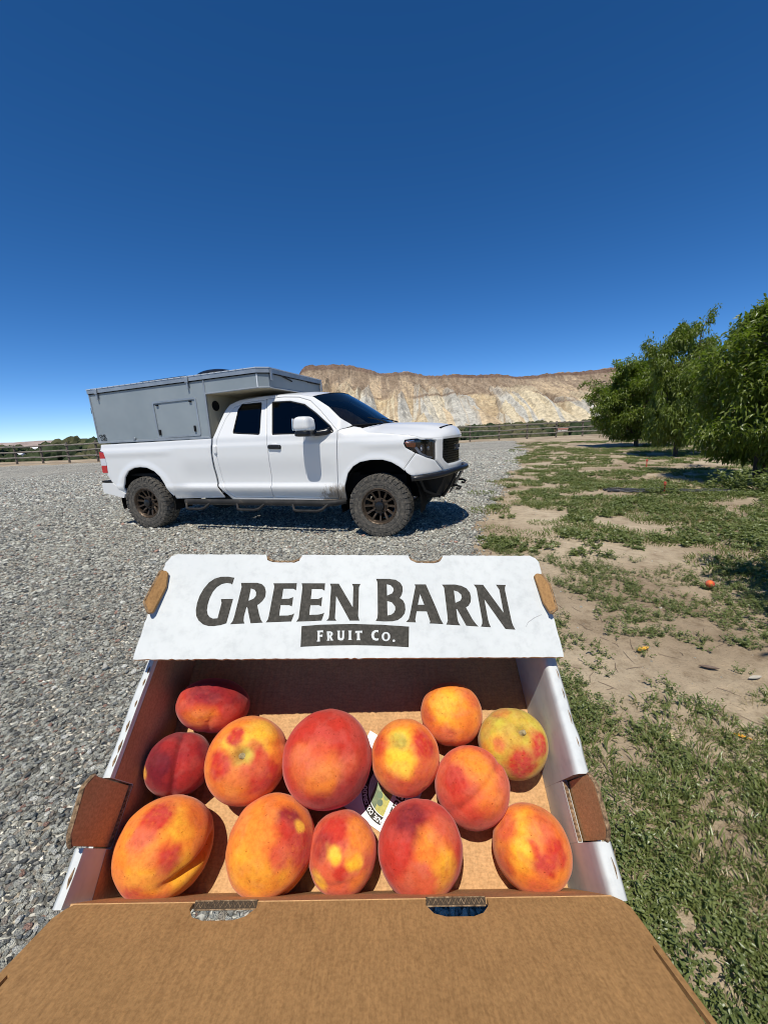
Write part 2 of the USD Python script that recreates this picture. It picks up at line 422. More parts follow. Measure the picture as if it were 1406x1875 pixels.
RY = RY + (fbm2(SX, TT * 0, .003, 4, 51) - .5) * 260 * np.clip(TT * 2, .3, 1) + (fbm2(SX, TT * 3, .03, 3, 52) - .5) * 46 * smoothstep(.8, .95, TT)
hz = hz + (fbm2(SX, TT * 40, .05, 3, 53) - .5) * 12 * smoothstep(.9, .99, TT) * (RZ / 300)
# triangular badland mounds leaning against the foot of the slope
rg_ = np.random.default_rng(66)
mound = np.zeros_like(TT); mid = np.zeros(TT.shape, int); mstreak = np.zeros_like(TT)
for k in range(120):
    x0 = rg_.uniform(-1000, 2600); hw = rg_.uniform(55, 150); top = rg_.uniform(.22, .62) * (1 if k % 3 else .7); lean = rg_.uniform(-40, 40)
    t_ = np.clip(TT / (top * 1.05), 0, 2)
    wid = hw * np.clip(1 - t_, 0, 1) + 1e-3
    dx = np.abs(SX + warp * .25 - x0 - lean * t_)
    m_ = np.clip(1 - dx / (wid + 10), 0, 1) * (t_ < 1) * (.35 + .65 * (1 - t_))
    up_m = m_ > mound
    mound = np.where(up_m, m_, mound); mid = np.where(up_m, k + 1, mid); mstreak = np.where(up_m, (SX - x0) / (wid + 14), mstreak)
hz = hz + RZ * .17 * mound * (1 + .25 * (r3 - .5)) * smoothstep(.0, .16, TT)
hz = np.where(TT > 1, RZ + (hz[:, [np.argmin(np.abs(tt - 1))]] - RZ), hz)
P = np.stack([SX, RY, hz - VALLEY * (1 - np.clip(TT, 0, 1))], -1)
mm = grid_mesh(P)
# rock colours: dark red cap, brown rubble slopes with pale streaks, cream and grey badlands below, darker brown in the creases
rise = hz / RZ
r4 = ridged(SX, TT * 0, .0052, 46)
bnd = .40 + .26 * (r4 - .5) + .12 * (fbm2(SX, TT * 300, .012, 3, 47) - .5)
low = smoothstep(.035, -.035, rise - bnd)
fine = fbm2(SX, TT * 700, .05, 4, 48)
gully = np.clip((gul_low * .75 + .25 * ridged(wx * 1.3, TT * 900, .05, 64)) * 2.0 - .62, 0, 1)
lerp = lambda a_, b_, w: a_ * (1 - w[..., None]) + np.asarray(b_) * w[..., None]
col = np.zeros(P.shape) + (.29, .22, .155)
stk = fbm2(SX * 1.0, TT * 60, .030, 4, 49)
col = lerp(col, (.45, .345, .225), smoothstep(.50, .62, stk) * smoothstep(.92, .80, rise) * .9)
col = lerp(col, (.215, .155, .105), smoothstep(.52, .40, stk) * .7)
lc = np.zeros(P.shape) + (.49, .385, .24)
lc = lerp(lc, (.44, .41, .35), smoothstep(.50, .58, fbm2(SX, TT * 250, .006, 3, 55)))
lc = lerp(lc, (.27, .195, .12), (1 - gully) * .85)
lc = lerp(lc, (.33, .235, .145), smoothstep(.56, .66, fbm2(SX, TT * 300, .010, 4, 56)) * .8)
lc = lerp(lc, (.64, .53, .34), smoothstep(.5, .7, fine) * gully * .6)
tone = np.random.default_rng(67).random(200)[mid]
mc = lerp(np.zeros(P.shape) + (.53, .445, .30), (.43, .405, .345), smoothstep(.62, .80, tone))
mc = lerp(mc, (.48, .36, .23), smoothstep(.25, .12, tone) * .8)
stre = ridged(mstreak * 900, mid * 37.0, .0042, 68)
mc = lerp(mc, (.36, .27, .17), smoothstep(.60, .25, stre) * .75)
edge_m = smoothstep(.0, .09, mound)
col = lerp(col, lc, low)
col = lerp(col, (.27, .195, .125), smoothstep(.02, .0, np.abs(mound - .03) - .02) * (mid > 0) * .6 * (rise < .6))
col = lerp(col, mc, edge_m * smoothstep(.72, .58, rise) * (.55 + .45 * low))
ledge = smoothstep(.03, .0, np.abs(rise - bnd - .02)) * smoothstep(.45, .6, fbm2(SX, TT * 0, .008, 3, 57))
col = lerp(col, (.17, .11, .075), ledge * .8)
capm = smoothstep(.895, .915, rise + .05 * (fbm2(SX, TT * 0, .006, 3, 58) - .5))
col = lerp(col, (.145, .095, .072), capm * (.72 + .28 * smoothstep(.40, .55, fbm2(SX, TT * 0, .004, 3, 59))))
col = lerp(col, (.50, .37, .24), smoothstep(.985, 1.0, rise) * smoothstep(.5, .6, fbm2(SX, TT * 0, .02, 2, 60)) * .6)
pm = usdkit.mesh(stage, '/World/mesa', mm, M['mesa'], smooth=True)
UsdGeom.PrimvarsAPI(pm).CreatePrimvar('tint', Sdf.ValueTypeNames.Color3fArray, 'vertex').Set(Vt.Vec3fArray.FromNumpy(np.clip(col, .02, .8).reshape(-1, 3).astype(np.float32)))
tag(pm, 'long tan and red desert mesa with eroded pale gullies behind the truck', 'mesa', kind='structure')

M['hills'] = mat_noise('far_hills_rock', [(.3, (.24, .19, .17)), (.5, (.34, .27, .235)), (.7, (.44, .36, .31))], .004, rough=1, space='world', spec=.05, bump=20, bump_scale=.02)
hx = np.linspace(-16000, 3000, 420); hy = np.linspace(7500, 9500, 24)
HX, HY = np.meshgrid(hx, hy, indexing='ij')
hh = (172 + 34 * (fbm2(HX, HY * 0, .0006, 4, 61) - .5)) * smoothstep(7500, 8500, HY) * (.8 + .4 * ridged(HX, HY, .004, 62) * np.clip((8800 - HY) / 1300, 0, 1)) - 30
obj('far_hills', grid_mesh(np.stack([HX, HY, hh], -1)), M['hills'], smooth=True)
tag(stage.GetPrimAtPath('/World/far_hills'), 'low pinkish bare hills on the horizon at the left', 'hills', kind='structure')

M['roof_white'] = mat('white_metal_roof', (.72, .72, .70), .5)
M['roof_red'] = mat('red_roof', (.34, .15, .11), .8)
HOUSES = [(-1195, 1400, .2, 34, 16, 7.0, M['roof_white'], 'large white roofed farm building among the valley trees at far left'),
          (-455, 500, -.1, 17, 9, 3.0, M['roof_white'], 'small white shed seen between the left fence rails'),
          (292, 640, .25, 26, 10, 3.0, M['roof_red'], 'long red roofed building beyond the right fence rails'),
          (94, 480, 0, 11, 8, 3.0, M['roof_white'], 'small white shed just right of the truck nose')]
# trees of the valley: one far mass
rng = np.random.default_rng(9)
M['far_leaf'] = mat_noise('valley_leaves', [(.3, (.020, .030, .014)), (.5, (.036, .050, .022)), (.7, (.065, .075, .034))], .12, rough=.9, space='world', spec=.1)
M['far_leaf2'] = mat_noise('valley_leaves_dry', [(.3, (.045, .05, .024)), (.5, (.075, .075, .035)), (.7, (.12, .105, .055))], .12, rough=.9, space='world', spec=.1)
vt = []
for k in range(6):
    parts = []
    for q in range(9 if k < 4 else 6):
        s = trimesh.creation.icosphere(subdivisions=2, radius=rng.uniform(.28, .5))
        v = np.asarray(s.vertices); v = v * (1 + .6 * (meshkit.noise(v * 7 + q * 9 + k, q)[:, None] - .5))
        c = rng.normal(0, .32, 3); c[2] = rng.uniform(.2, .75 if k < 4 else .45)
        parts.append(trimesh.Trimesh(v + c, s.faces, process=False))
    vt.append((cat_(parts), M['far_leaf'] if k % 3 else M['far_leaf2'], False))
n = 9000
az = rng.uniform(-.85, .85, n); r = np.exp(rng.uniform(math.log(95), math.log(1450), n))
x, y = r * np.sin(az), r * np.cos(az)
dens = fbm2(x, y, .012, 3, 71)
k = (y > yard_edge(x) + 40) & (dens > .34)
x, y, r = x[k], y[k], r[k]
for hx_, hy_, _r, w_, *_q in HOUSES:
    hd_ = math.hypot(hx_, hy_)
    k = ~((np.abs(np.arctan2(x, y) - math.atan2(hx_, hy_)) < .62 * w_ / hd_ + 6.0 / np.hypot(x, y)) & (np.hypot(x, y) < hd_ + 8))
    x, y, r = x[k], y[k], r[k]
n = len(x)
hgt = rng.uniform(5.5, 12, n) * np.clip(r / 230, .55, 1.5)
zz = ground_z(x, y)
left = x < -30
lim = (1.41 - zz) + r * np.where(left, .0060, .0030)        # crowns reach the skyline on the left only
lim = np.where(left & (r < 240), lim * .70, lim)
hgt = np.minimum(hgt, np.maximum(lim * rng.uniform(.70, 1.0, n), 2.0) / .95)
hgt = np.where((left) & (r > 250) & (r < 700) & (rng.random(n) < .5), lim * rng.uniform(.85, 1.05, n) / .95, hgt)
hgt = np.where((~left) & (r > 350) & (r < 1100) & (rng.random(n) < .35), lim * rng.uniform(.8, 1.0, n) / .95, hgt)
hgt = np.minimum(hgt, 22)
scatter('valley_trees', vt, np.stack([x, y, zz - .1 * hgt], 1), rng.integers(0, 6, n), rng.uniform(0, 6.28, n), np.stack([hgt * .9, hgt * .9, hgt], 1),
        'dark mass of trees filling the valley below the fence', cat='trees')

# a few far houses
M['wall_pale'] = mat('pale_wall', (.62, .60, .56), .8)
M['dark_pane'] = mat('dark_pane', (.02, .022, .025), .2)


def house(loc, rotz, w, d, h, roof, label):
    t = thing('far_house', label, 'house', loc, rotz)
    obj('wall', bx(-w / 2, w / 2, -d / 2, d / 2, 0, h), M['wall_pale'], t)
    rf = Polygon([(-d / 2 - .5, h), (d / 2 + .5, h), (0, h + d * .28)])
    m = prism(rf, w + 1.0, -(w + 1.0) / 2)
    v = np.asarray(m.vertices)
    obj('roof', trimesh.Trimesh(np.stack([v[:, 2], v[:, 0], v[:, 1] + .02], 1), m.faces, process=False), roof, t)
    for q in (-.3, .05, .33):
        obj('window', bx(q * w - .6, q * w + .6, -d / 2 - .05, -d / 2 + .05, h * .4, h * .8), M['dark_pane'], t)


def by_pixel(px, py, y):
    p = at_depth(px, py, y)
    return p


for (hx_, hy_, rz_, w, d, h, roof, lb) in HOUSES:
    house((hx_, hy_, float(ground_z(hx_, hy_))), rz_, w, d, h, roof, lb)

# ------------------------------------------------------------------ the fence
M['rail'] = mat_noise('weathered_rail', [(.3, (.11, .095, .075)), (.5, (.19, .165, .135)), (.7, (.27, .24, .20))], 3.0, rough=.9, stretch=(1, 1, 6), space='world', bump=.006, bump_scale=18)
M['post'] = mat_noise('weathered_post', [(.3, (.06, .05, .04)), (.5, (.11, .09, .07)), (.7, (.17, .14, .11))], 4.0, rough=.9, space='world', bump=.006, bump_scale=18)
FP = np.array([(-62, 44), (-34, 34.8), (-22, 31.6), (-8, 35.2), (9.5, 39.6), (17, 40.3), (26, 41.2), (40, 43)])
sl = np.r_[0, np.cumsum(np.linalg.norm(np.diff(FP, axis=0), axis=1))]
fence = thing('rail_fence', 'long weathered three rail wooden fence along the far edge of the yard', 'fence', (0, 0, 0))
ps = np.arange(0, sl[-1], 2.95)
rng = np.random.default_rng(14)
posts = np.stack([np.interp(ps, sl, FP[:, 0]), np.interp(ps, sl, FP[:, 1])], 1) + rng.normal(0, .05, (len(ps), 2))
vis = [(p[0] < -19.5) or (p[0] > 4.5) for p in posts]
for i, p in enumerate(posts):
    z = float(ground_z(*p))
    if vis[i]:
        h = 1.62 + rng.normal(0, .04)
        m = tube([(0, 0, -.3), (0, 0, h * .5), (rng.normal(0, .015), 0, h - .02), (0, 0, h)], [.085, .083, .08, .06], 9)
        m.apply_translation((p[0], p[1], z))
        obj('post', m, M['post'], fence, smooth=50)
    if i and vis[i] and vis[i - 1]:
        q = posts[i - 1]; zq = float(ground_z(*q))
        for hgt in (.50, .98, 1.45):
            a = np.array([q[0], q[1] - .09, zq + hgt + rng.normal(0, .03)]); b = np.array([p[0], p[1] - .09, z + hgt + rng.normal(0, .03)])
            d = (b - a) / np.linalg.norm(b - a)
            obj('rail', tube([a - d * .08, a * .67 + b * .33 + [0, 0, rng.normal(0, .015)], a * .33 + b * .67 + [0, 0, rng.normal(0, .015)], b + d * .08], [.05, .062, .06, .052], 8), M['rail'], fence, smooth=50)
# ------------------------------------------------------------------ orchard trees
M['bark'] = mat_noise('peach_bark', [(.3, (.035, .028, .022)), (.5, (.075, .06, .048)), (.7, (.13, .11, .09))], 9.0, rough=.9, stretch=(1, 1, .35), bump=.01, bump_scale=30)
M['leaf'] = leaf_mat('peach_leaves', (.050, .082, .010), (.38, .41, .065), .38, 2.4)


def leaf_cloud(pos, dirs, length, width, rng):
    """narrow drooping leaves: a folded blade of three cross sections"""
    n = len(pos)
    d = dirs / np.linalg.norm(dirs, axis=1, keepdims=True)
    up = rng.normal(0, .5, (n, 3)) + [0, 0, 1]
    s = np.cross(d, up); s /= np.linalg.norm(s, axis=1, keepdims=True) + 1e-9
    nrm = np.cross(s, d)
    L = length[:, None]; Wd = width[:, None]
    g = np.array([0, 0, -1.0])
    c1 = pos + d * L * .45 + nrm * L * .02
    c2 = pos + d * L * .8 + g * L * .10
    c3 = pos + d * L + g * L * .26
    V = np.stack([pos, c1 - s * Wd * .5 + nrm * Wd * .16, c1, c1 + s * Wd * .5 + nrm * Wd * .16, c2 - s * Wd * .32 + nrm * Wd * .1, c2, c2 + s * Wd * .32 + nrm * Wd * .1, c3], 1)
    F = np.array([(0, 2, 1), (0, 3, 2), (1, 2, 5), (1, 5, 4), (2, 3, 6), (2, 6, 5), (4, 5, 7), (5, 6, 7)])
    return trimesh.Trimesh(V.reshape(-1, 3), (F[None] + 8 * np.arange(n)[:, None, None]).reshape(-1, 3), process=False)


def peach_tree(seed, height, radius, leaves, skirt=.5, keep=None, big=1.0):
    r = np.random.default_rng(seed)
    limbs = []
    tips = []
    th = .55 + .12 * r.random()
    limbs.append(tube([(0, 0, -.15), (.02, 0, .1), (.03, .02, th * .6), (.03, .02, th + .1)], [.16, .125, .11, .11], 10))
    nb = 7
    for i in range(nb):
        a = i * 2 * np.pi / nb + r.normal(0, .25)
        el = r.uniform(.70, 1.30)
        p = np.array([.03, .02, th - .05]); d = np.array([math.cos(a) * math.cos(el), math.sin(a) * math.cos(el), math.sin(el)])
        path = [p.copy()]
        rad = [.075]
        L = height * r.uniform(.72, .98)
        ns = 9
        for k in range(ns):
            d = d + r.normal(0, .10, 3) + [0, 0, .02]; d /= np.linalg.norm(d)
            p = p + d * L / ns
            path.append(p.copy()); rad.append(.075 * (1 - .085 * (k + 1)))
            if k >= 1:
                for q in range(2 if k < 4 else 3):
                    aa = r.uniform(0, 2 * np.pi); e2 = r.uniform(-.5, .8)
                    dd = np.array([math.cos(aa) * math.cos(e2), math.sin(aa) * math.cos(e2), math.sin(e2)]) + .5 * d * r.random() + .35 * np.array([math.cos(a), math.sin(a), 0])
                    dd /= np.linalg.norm(dd)
                    pp = p.copy(); sub = [pp.copy()]
                    LL = radius * r.uniform(.22, .52)
                    for w in range(6):
                        dd = dd + r.normal(0, .14, 3) + [0, 0, -.03]; dd /= np.linalg.norm(dd)
                        pp = pp + dd * LL / 6; sub.append(pp.copy())
                        if w >= 1:
                            tips.append((pp.copy(), dd.copy()))
                            if r.random() < .8:
                                t2 = dd + r.normal(0, .8, 3); t2 /= np.linalg.norm(t2)
                                tips.append((pp + t2 * .16, t2)); tips.append((pp + t2 * .30 - [0, 0, .03], t2))
                    limbs.append(tube(sub, np.linspace(.02, .006, 7), 5))
        limbs.append(tube(path, rad, 8))
        for w in range(5):
            tips.append((p + d * .07 * w + r.normal(0, .03, 3), d))
    T = np.array([t[0] for t in tips]); D = np.array([t[1] for t in tips])
    k = T[:, 2] > skirt
    T, D = T[k], D[k]
    # a ragged outline: clumps thin out where a coarse noise is low
    nz = meshkit.noise(T * 1.6 + seed * 3.7, seed)
    w = np.clip((nz - .22) * 2.2, .05, 1)
    idx = r.choice(len(T), leaves, p=w / w.sum())
    pos = T[idx] + r.normal(0, .075, (leaves, 3))
    dr = D[idx] * .6 + r.normal(0, .65, (leaves, 3)) + [0, 0, -.12]
    # the body of the crown, filled out to an uneven ellipsoid
    nf = int(leaves * .60)
    ph = r.uniform(0, 2 * np.pi, nf * 3); tz = r.random(nf * 3)
    zz_ = skirt + (height - skirt) * tz
    q = np.stack([np.cos(ph), np.sin(ph), tz * 2.2], 1)
    lump = .80 + .70 * (meshkit.noise(q * 2.0 + seed * 1.9, seed + 5) - .40)
    rr_ = radius * np.interp(tz, [0, .08, .3, .62, .86, 1], [.58, .86, 1, .92, .66, .15]) * np.clip(lump, .5, 1.1) * r.random(nf * 3) ** .30
    P_ = np.stack([q[:, 0] * rr_, q[:, 1] * rr_, zz_], 1)
    clump = .65 * meshkit.noise(P_ * 1.9 + seed, seed + 6) + .35 * meshkit.noise(P_ * 4.5 + seed, seed + 7)
    P_ = P_[(clump > .50) & (P_[:, 2] > skirt)][:nf]
    kf = len(P_)
    pos[:kf] = P_ + r.normal(0, .05, (kf, 3))
    out_ = P_ - [0, 0, height * .5]; out_ /= np.linalg.norm(out_, axis=1)[:, None] + 1e-6
    dr[:kf] = out_ * .35 + r.normal(0, .7, (kf, 3)) + [0, 0, -.22]
    crown = leaf_cloud(pos, dr, big * r.uniform(.085, .15, leaves), big * r.uniform(.028, .046, leaves), r)
    if keep is not None:
        # this tree is cut back on one side
        limbs = limbs[:1] + [q for q in limbs[1:] if keep(np.asarray(q.vertices)).all()]
        lv_ = np.asarray(crown.vertices).reshape(-1, 8, 3)
        lv_ = lv_[keep(lv_.reshape(-1, 3)).reshape(-1, 8).all(1)]
        crown = trimesh.Trimesh(lv_.reshape(-1, 3), np.asarray(crown.faces)[:8 * len(lv_)], process=False)
        return cat_(limbs), crown
    wood = cat_(limbs)
    cv_ = np.asarray(crown.vertices)
    kz = height / np.percentile(cv_[:, 2], 99.8); kr = radius / np.percentile(np.hypot(cv_[:, 0], cv_[:, 1]), 97)
    wood.apply_scale((kr, kr, kz)); crown.apply_scale((kr, kr, kz))
    return wood, crown


TREES = [((8.05, 8.35), 3.7, 1.50, 21, 42000, 'leafy green peach tree nearest the camera, cut off by the right picture edge', .45, .2),
         ((11.1, 14.9), 4.75, 1.95, 22, 42000, 'rounded green peach tree, middle one of the orchard row at right', .50, 1.3),
         ((13.9, 21.6), 4.5, 2.55, 23, 38000, 'farthest peach tree of the row, low branches reaching out to the left', .50, 2.6),
         ((4.3, .70), 3.3, 2.15, 24, 19000, 'peach tree just outside the picture that shades the lower right ground', 1.1, .5)]
for (x, y), h, rad, sd, nl, lb, sk, rz in TREES:
    cut = None
    if x < 6:
        def cut(v, x=x, y=y, rz=rz):
            wx_ = x + v[:, 0] * math.cos(rz) - v[:, 1] * math.sin(rz); wy_ = y + v[:, 0] * math.sin(rz) + v[:, 1] * math.cos(rz)
            return wx_ > 1.12 * (wy_ * .98 - (v[:, 2] - 1.41) * .2) + .12
    wood, crown = peach_tree(sd, h, rad, nl, sk, cut, big=1.1 if y < 10 else 1.45 if y < 18 else 1.6)
    t = thing('peach_tree', lb, 'tree', (x, y, float(ground_z(x, y))), rz, 'peach trees in the orchard row')
    obj('trunk', wood, M['bark'], t, smooth=True)
    obj('crown', crown, M['leaf'], t)

# ------------------------------------------------------------------ weeds and grass
M['weed'] = leaf_mat('weed_leaves', (.085, .110, .030), (.285, .305, .095), .22, 6.0)
M['grass'] = leaf_mat('grass_blades', (.095, .125, .032), (.32, .325, .11), .22, 5.0)
M['straw'] = leaf_mat('dry_grass', (.26, .20, .10), (.46, .38, .22), .2, 5.0)
rng = np.random.default_rng(77)


def weed(seed, n, rad, h, ll):
    r = np.random.default_rng(seed)
    pos, dr = [], []
    for s in range(max(5, n // 11)):
        a = r.uniform(0, 6.28); q = rad * math.sqrt(r.random())
        b = np.array([q * math.cos(a), q * math.sin(a), 0.0])
        d = np.array([math.cos(a) * .7, math.sin(a) * .7, r.uniform(.5, 1.4)]); d /= np.linalg.norm(d)
        L = h * r.uniform(.6, 1.3)
        for w in range(11):
            pos.append(b * .6 + d * L * (w + 1) / 11); a2 = w * 2.4 + r.normal(0, .4)
            dr.append([math.cos(a2), math.sin(a2), r.uniform(.1, .9)])
    pos, dr = np.array(pos), np.array(dr, float)
    k = len(pos)
    return leaf_cloud(pos, dr, r.uniform(.6, 1.3, k) * ll, r.uniform(.32, .5, k) * ll, r)


def tuft(seed, n, rad, h, w):
    r = np.random.default_rng(seed)
    a = r.uniform(0, 6.28, n); q = rad * np.sqrt(r.random(n))
    pos = np.stack([q * np.cos(a), q * np.sin(a), 0 * a - .004], 1)
    a2 = a + r.normal(0, .8, n)
    t = r.uniform(.15, 1.1, n)
    dr = np.stack([np.cos(a2) * t, np.sin(a2) * t, np.ones(n)], 1)
    return leaf_cloud(pos, dr, h * r.uniform(.5, 1.25, n), w * r.uniform(.7, 1.2, n), r)


wp = [(weed(k, 88 if k < 4 else 60, .05, .042, .0145), M['weed'], False) for k in range(7)]
gp = [(tuft(20 + k, 40, .055, .055, .0045), M['grass'], False) for k in range(5)] + [(tuft(40 + k, 14, .05, .055, .0028), M['straw'], False) for k in range(3)]
wpf = [(weed(60 + k, 190, .19, .050, .036), M['weed'], False) for k in range(4)] + [(tuft(70 + k, 220, .22, .062, .009), M['grass'], False) for k in range(4)] + [(tuft(80 + k, 90, .20, .06, .007), M['straw'], False) for k in range(1)]

# bare patches seen in the photograph, as ellipses on the ground: x, y, half width, half depth
BARE = [(1.8, 1.95, 0.6, 0.36), (1.68, 1.67, 0.23, 0.22), (1.45, 2.0, 0.21, 0.2), (2.66, 3.72, 0.38, 0.21), (4.44, 7.7, 0.73, 0.54), (2.53, 5.99, 0.48, 0.52), (2.01, 5.37, 0.4, 0.77), (0.87, 1.18, 0.09, 0.1), (1.42, 2.7, 0.15, 0.75), (6.83, 11.95, 1.17, 0.71), (13.05, 24.81, 3.04, 3.64), (2.15, 2.45, 0.28, 0.21)]
LUSH = [(1.0, .80, .40, .34), (.95, .95, .34, .26), (1.0, 1.12, .22, .10), (1.35, 1.15, .25, .16), (1.25, .85, .3, .3), (1.53, 4.5, 0.38, 0.3), (1.93, 3.26, 0.23, 0.74), (0.99, 1.76, 0.07, 0.24), (1.13, 1.45, 0.14, 0.12), (1.07, 1.27, 0.18, 0.09), (0.95, 0.95, 0.2, 0.18), (4.26, 4.8, 0.55, 0.75), (3.08, 3.25, 0.26, 0.48), (2.42, 7.53, 0.36, 0.52), (5.01, 11.6, 1.04, 1.92), (7.72, 10.42, 1.45, 0.98), (2.79, 4.66, 0.44, 0.47), (0.85, 1.48, 0.05, 0.18), (0.77, 0.98, 0.1, 0.09), (4.86, 6.61, 0.49, 0.45)]


def cover(x, y):
    """how much green there is, 0 to 1"""
    e = gravel_edge(x, y)
    c = smoothstep(.39, .64, fbm2(x, y, .9, 4, 81) * .55 + fbm2(x, y, 3.6, 3, 82) * .45)
    d = np.zeros_like(x)
    for bx_, by_, a, b in BARE:
        d = np.maximum(d, 1 - smoothstep(.55, 1.25, np.hypot((x - bx_) / a, (y - by_) / b)))
    l = np.zeros_like(x)
    for bx_, by_, a, b in LUSH:
        l = np.maximum(l, 1 - smoothstep(.6, 1.2, np.hypot((x - bx_) / a, (y - by_) / b)))
    c = np.clip(c * (1 - .95 * d) + .75 * l * (.45 + .55 * smoothstep(.42, .58, fbm2(x, y, 4.5, 3, 86))), 0, 1)
    return c * smoothstep(-.05, .35, e) + .05 * smoothstep(-1.2, 0, e) * (fbm2(x, y, 1.3, 2, 84) > .62)


def sow(r0, r1, a0, a1, dens, s):
    r_ = np.random.default_rng(s)
    n = int(dens * (r1 ** 2 - r0 ** 2) / 2 * (a1 - a0))
    a = r_.uniform(a0, a1, n); r = np.sqrt(r_.uniform(r0 ** 2, r1 ** 2, n))
    x, y = r * np.sin(a), r * np.cos(a)
    k = r_.random(n) < cover(x, y) * 1.1
    return x[k], y[k]


def grassy(x, y):
    return .7 * smoothstep(.46, .62, fbm2(x, y, .55, 3, 91) + .30 * smoothstep(.55, .95, x - .25 * y) * smoothstep(2.0, 1.0, y)) + .22 * smoothstep(1.5, 1.1, y)


def plant_layer(name, label, x, y, protos, n_a, smin, smax, seed):
    r_ = np.random.default_rng(seed)
    n = len(x)
    g = r_.random(n) < np.maximum(grassy(x, y), .45 * smoothstep(3.5, 6, y))
    idx = np.where(g, n_a + r_.integers(0, len(protos) - n_a, n), r_.integers(0, n_a, n))
    sc = r_.uniform(smin, smax, n)
    scatter(name, protos, np.stack([x, y, ground_z(x, y) - .004], 1), idx, r_.uniform(0, 6.28, n), np.stack([sc, sc, sc * r_.uniform(.75, 1.2, n)], 1), label, cat='weeds')


x1, y1 = sow(.55, 2.4, .15, 1.35, 1300, 101)
x2, y2 = sow(2.4, 4.6, .05, 1.15, 270, 102)
plant_layer('low_weeds', 'low green weeds and grass on the dirt beside the gravel', np.r_[x1, x2], np.r_[y1, y2], wp + gp, 7, .75, 1.45, 103)
x3, y3 = sow(4.6, 11, .0, 1.0, 36, 104)
x4, y4 = sow(11, 34, .15, .95, 13, 105)
plant_layer('orchard_grass', 'grass and weeds growing under the orchard trees', np.r_[x3, x4], np.r_[y3, y4], wpf, 4, .8, 1.5, 106)
# tall leafy weeds at the foot of the nearest tree
tw = [(weed(120 + k, 220, .22, .42, .10), M['weed'], False) for k in range(3)]
tx_ = np.array([(6.9, 7.4), (7.3, 7.3), (6.6, 7.5), (7.6, 7.1), (7.1, 7.0), (7.9, 7.4), (5.2, 7.45), (5.5, 7.4), (6.95, 7.7)])
scatter('tall_weeds', tw, np.stack([tx_[:, 0], tx_[:, 1], 0 * tx_[:, 0]], 1), np.arange(9) % 3, np.arange(9) * 1.3, np.array([1, 1.1, .8, 1.0, .9, .9, .5, .55, .9]), 'tall leafy weeds at the foot of the nearest peach tree', cat='weeds')

# small pebbles, twigs and fallen leaves on the dirt
pp = [(protos[k][0], protos[k][1], 35) for k in (3, 4, 6, 7, 11)]
n = 2200
a = rng.uniform(.1, 1.3, n); r = np.sqrt(rng.uniform(.4, 60, n)); x, y = r * np.sin(a), r * np.cos(a)
k = gravel_edge(x, y) > -.1
x, y = x[k], y[k]
scatter('dirt_pebbles', pp, np.stack([x, y, ground_z(x, y)], 1), rng.integers(0, 5, len(x)), rng.uniform(0, 6.28, len(x)), .008 * np.exp(rng.normal(0, .55, len(x))), 'scattered pebbles and crumbs lying on the dry dirt')
M['twig'] = mat('dry_twig', (.16, .11, .075), .9)
tws = []
for k in range(140):
    a = rng.uniform(.35, 1.2); r = rng.uniform(1.2, 3.4); c = np.array([r * math.sin(a), r * math.cos(a), 0]); L = rng.uniform(.02, .07); b = rng.uniform(0, 6.28)
    d = np.array([math.cos(b), math.sin(b), 0]) * L
    pth = [c - d, c + rng.normal(0, .006, 3) * [1, 1, 0], c + d]
    pth = [p + [0, 0, float(ground_z(p[0], p[1])) + .004] for p in pth]
    tws.append(tube(pth, [.0012, .0014, .0008], 4))
tag(obj('dry_twigs', cat_(tws), M['twig']), 'thin dry twigs strewn over the bare dirt', 'twigs', kind='stuff')


def dead_leaf(x, y, s, rot, base, label, curl=.25):
    m = mat_noise('fallen_leaf_tone', [(.3, tuple(np.array(base) * .75)), (.6, base), (.8, tuple(np.minimum(np.array(base) * 1.2, .95)))], 30, rough=.6) if True else None
    u = np.linspace(-1, 1, 11); v = np.linspace(-1, 1, 5)
    U, V = np.meshgrid(u, v, indexing='ij')
    w = .3 * (1 - np.abs(U) ** 1.8)
    P = np.stack([U, V * w, curl * (V * V * w * 1.4 + .35 * U * U) + .05], -1) * s
    top = grid_mesh(P)
    bot = trimesh.Trimesh(np.asarray(top.vertices) - [0, 0, .0012], np.asarray(top.faces)[:, ::-1], process=False)
    t = obj('fallen_leaf', cat_(top, bot), m, smooth=True)
    xf = UsdGeom.Xformable(stage.GetPrimAtPath(t.GetPath()))
    xf.AddTranslateOp().Set(Gf.Vec3d(x, y, float(ground_z(x, y)) + .006)); xf.AddRotateZOp().Set(rot)
    tag(t, label, 'leaf')


_n = [0]
_orig_mat_noise = mat_noise


def mat_noise(name, *a, **k):
    if name == 'fallen_leaf_tone':
        _n[0] += 1; name = f'fallen_leaf_tone_{_n[0]:03d}'
    return _orig_mat_noise(name, *a, **k)


dead_leaf(1.57, 2.21, .055, 20, (.75, .38, .04), 'bright yellow orange leaf on the dirt right of the white lid')
dead_leaf(1.55, 1.50, .034, -40, (.80, .36, .03), 'small orange leaf lying among weeds on the bare dirt at right')
dead_leaf(1.81, 2.00, .05, -25, (.13, .085, .06), 'dark brown curled leaf on the bare dirt at right', .5)
dead_leaf(1.24, 1.50, .03, 60, (.62, .52, .30), 'pale straw coloured leaf beside the weeds at right')
dead_leaf(1.98, 1.90, .045, 10, (.45, .41, .34), 'pale whitish leaf scrap near the right picture edge', .3)

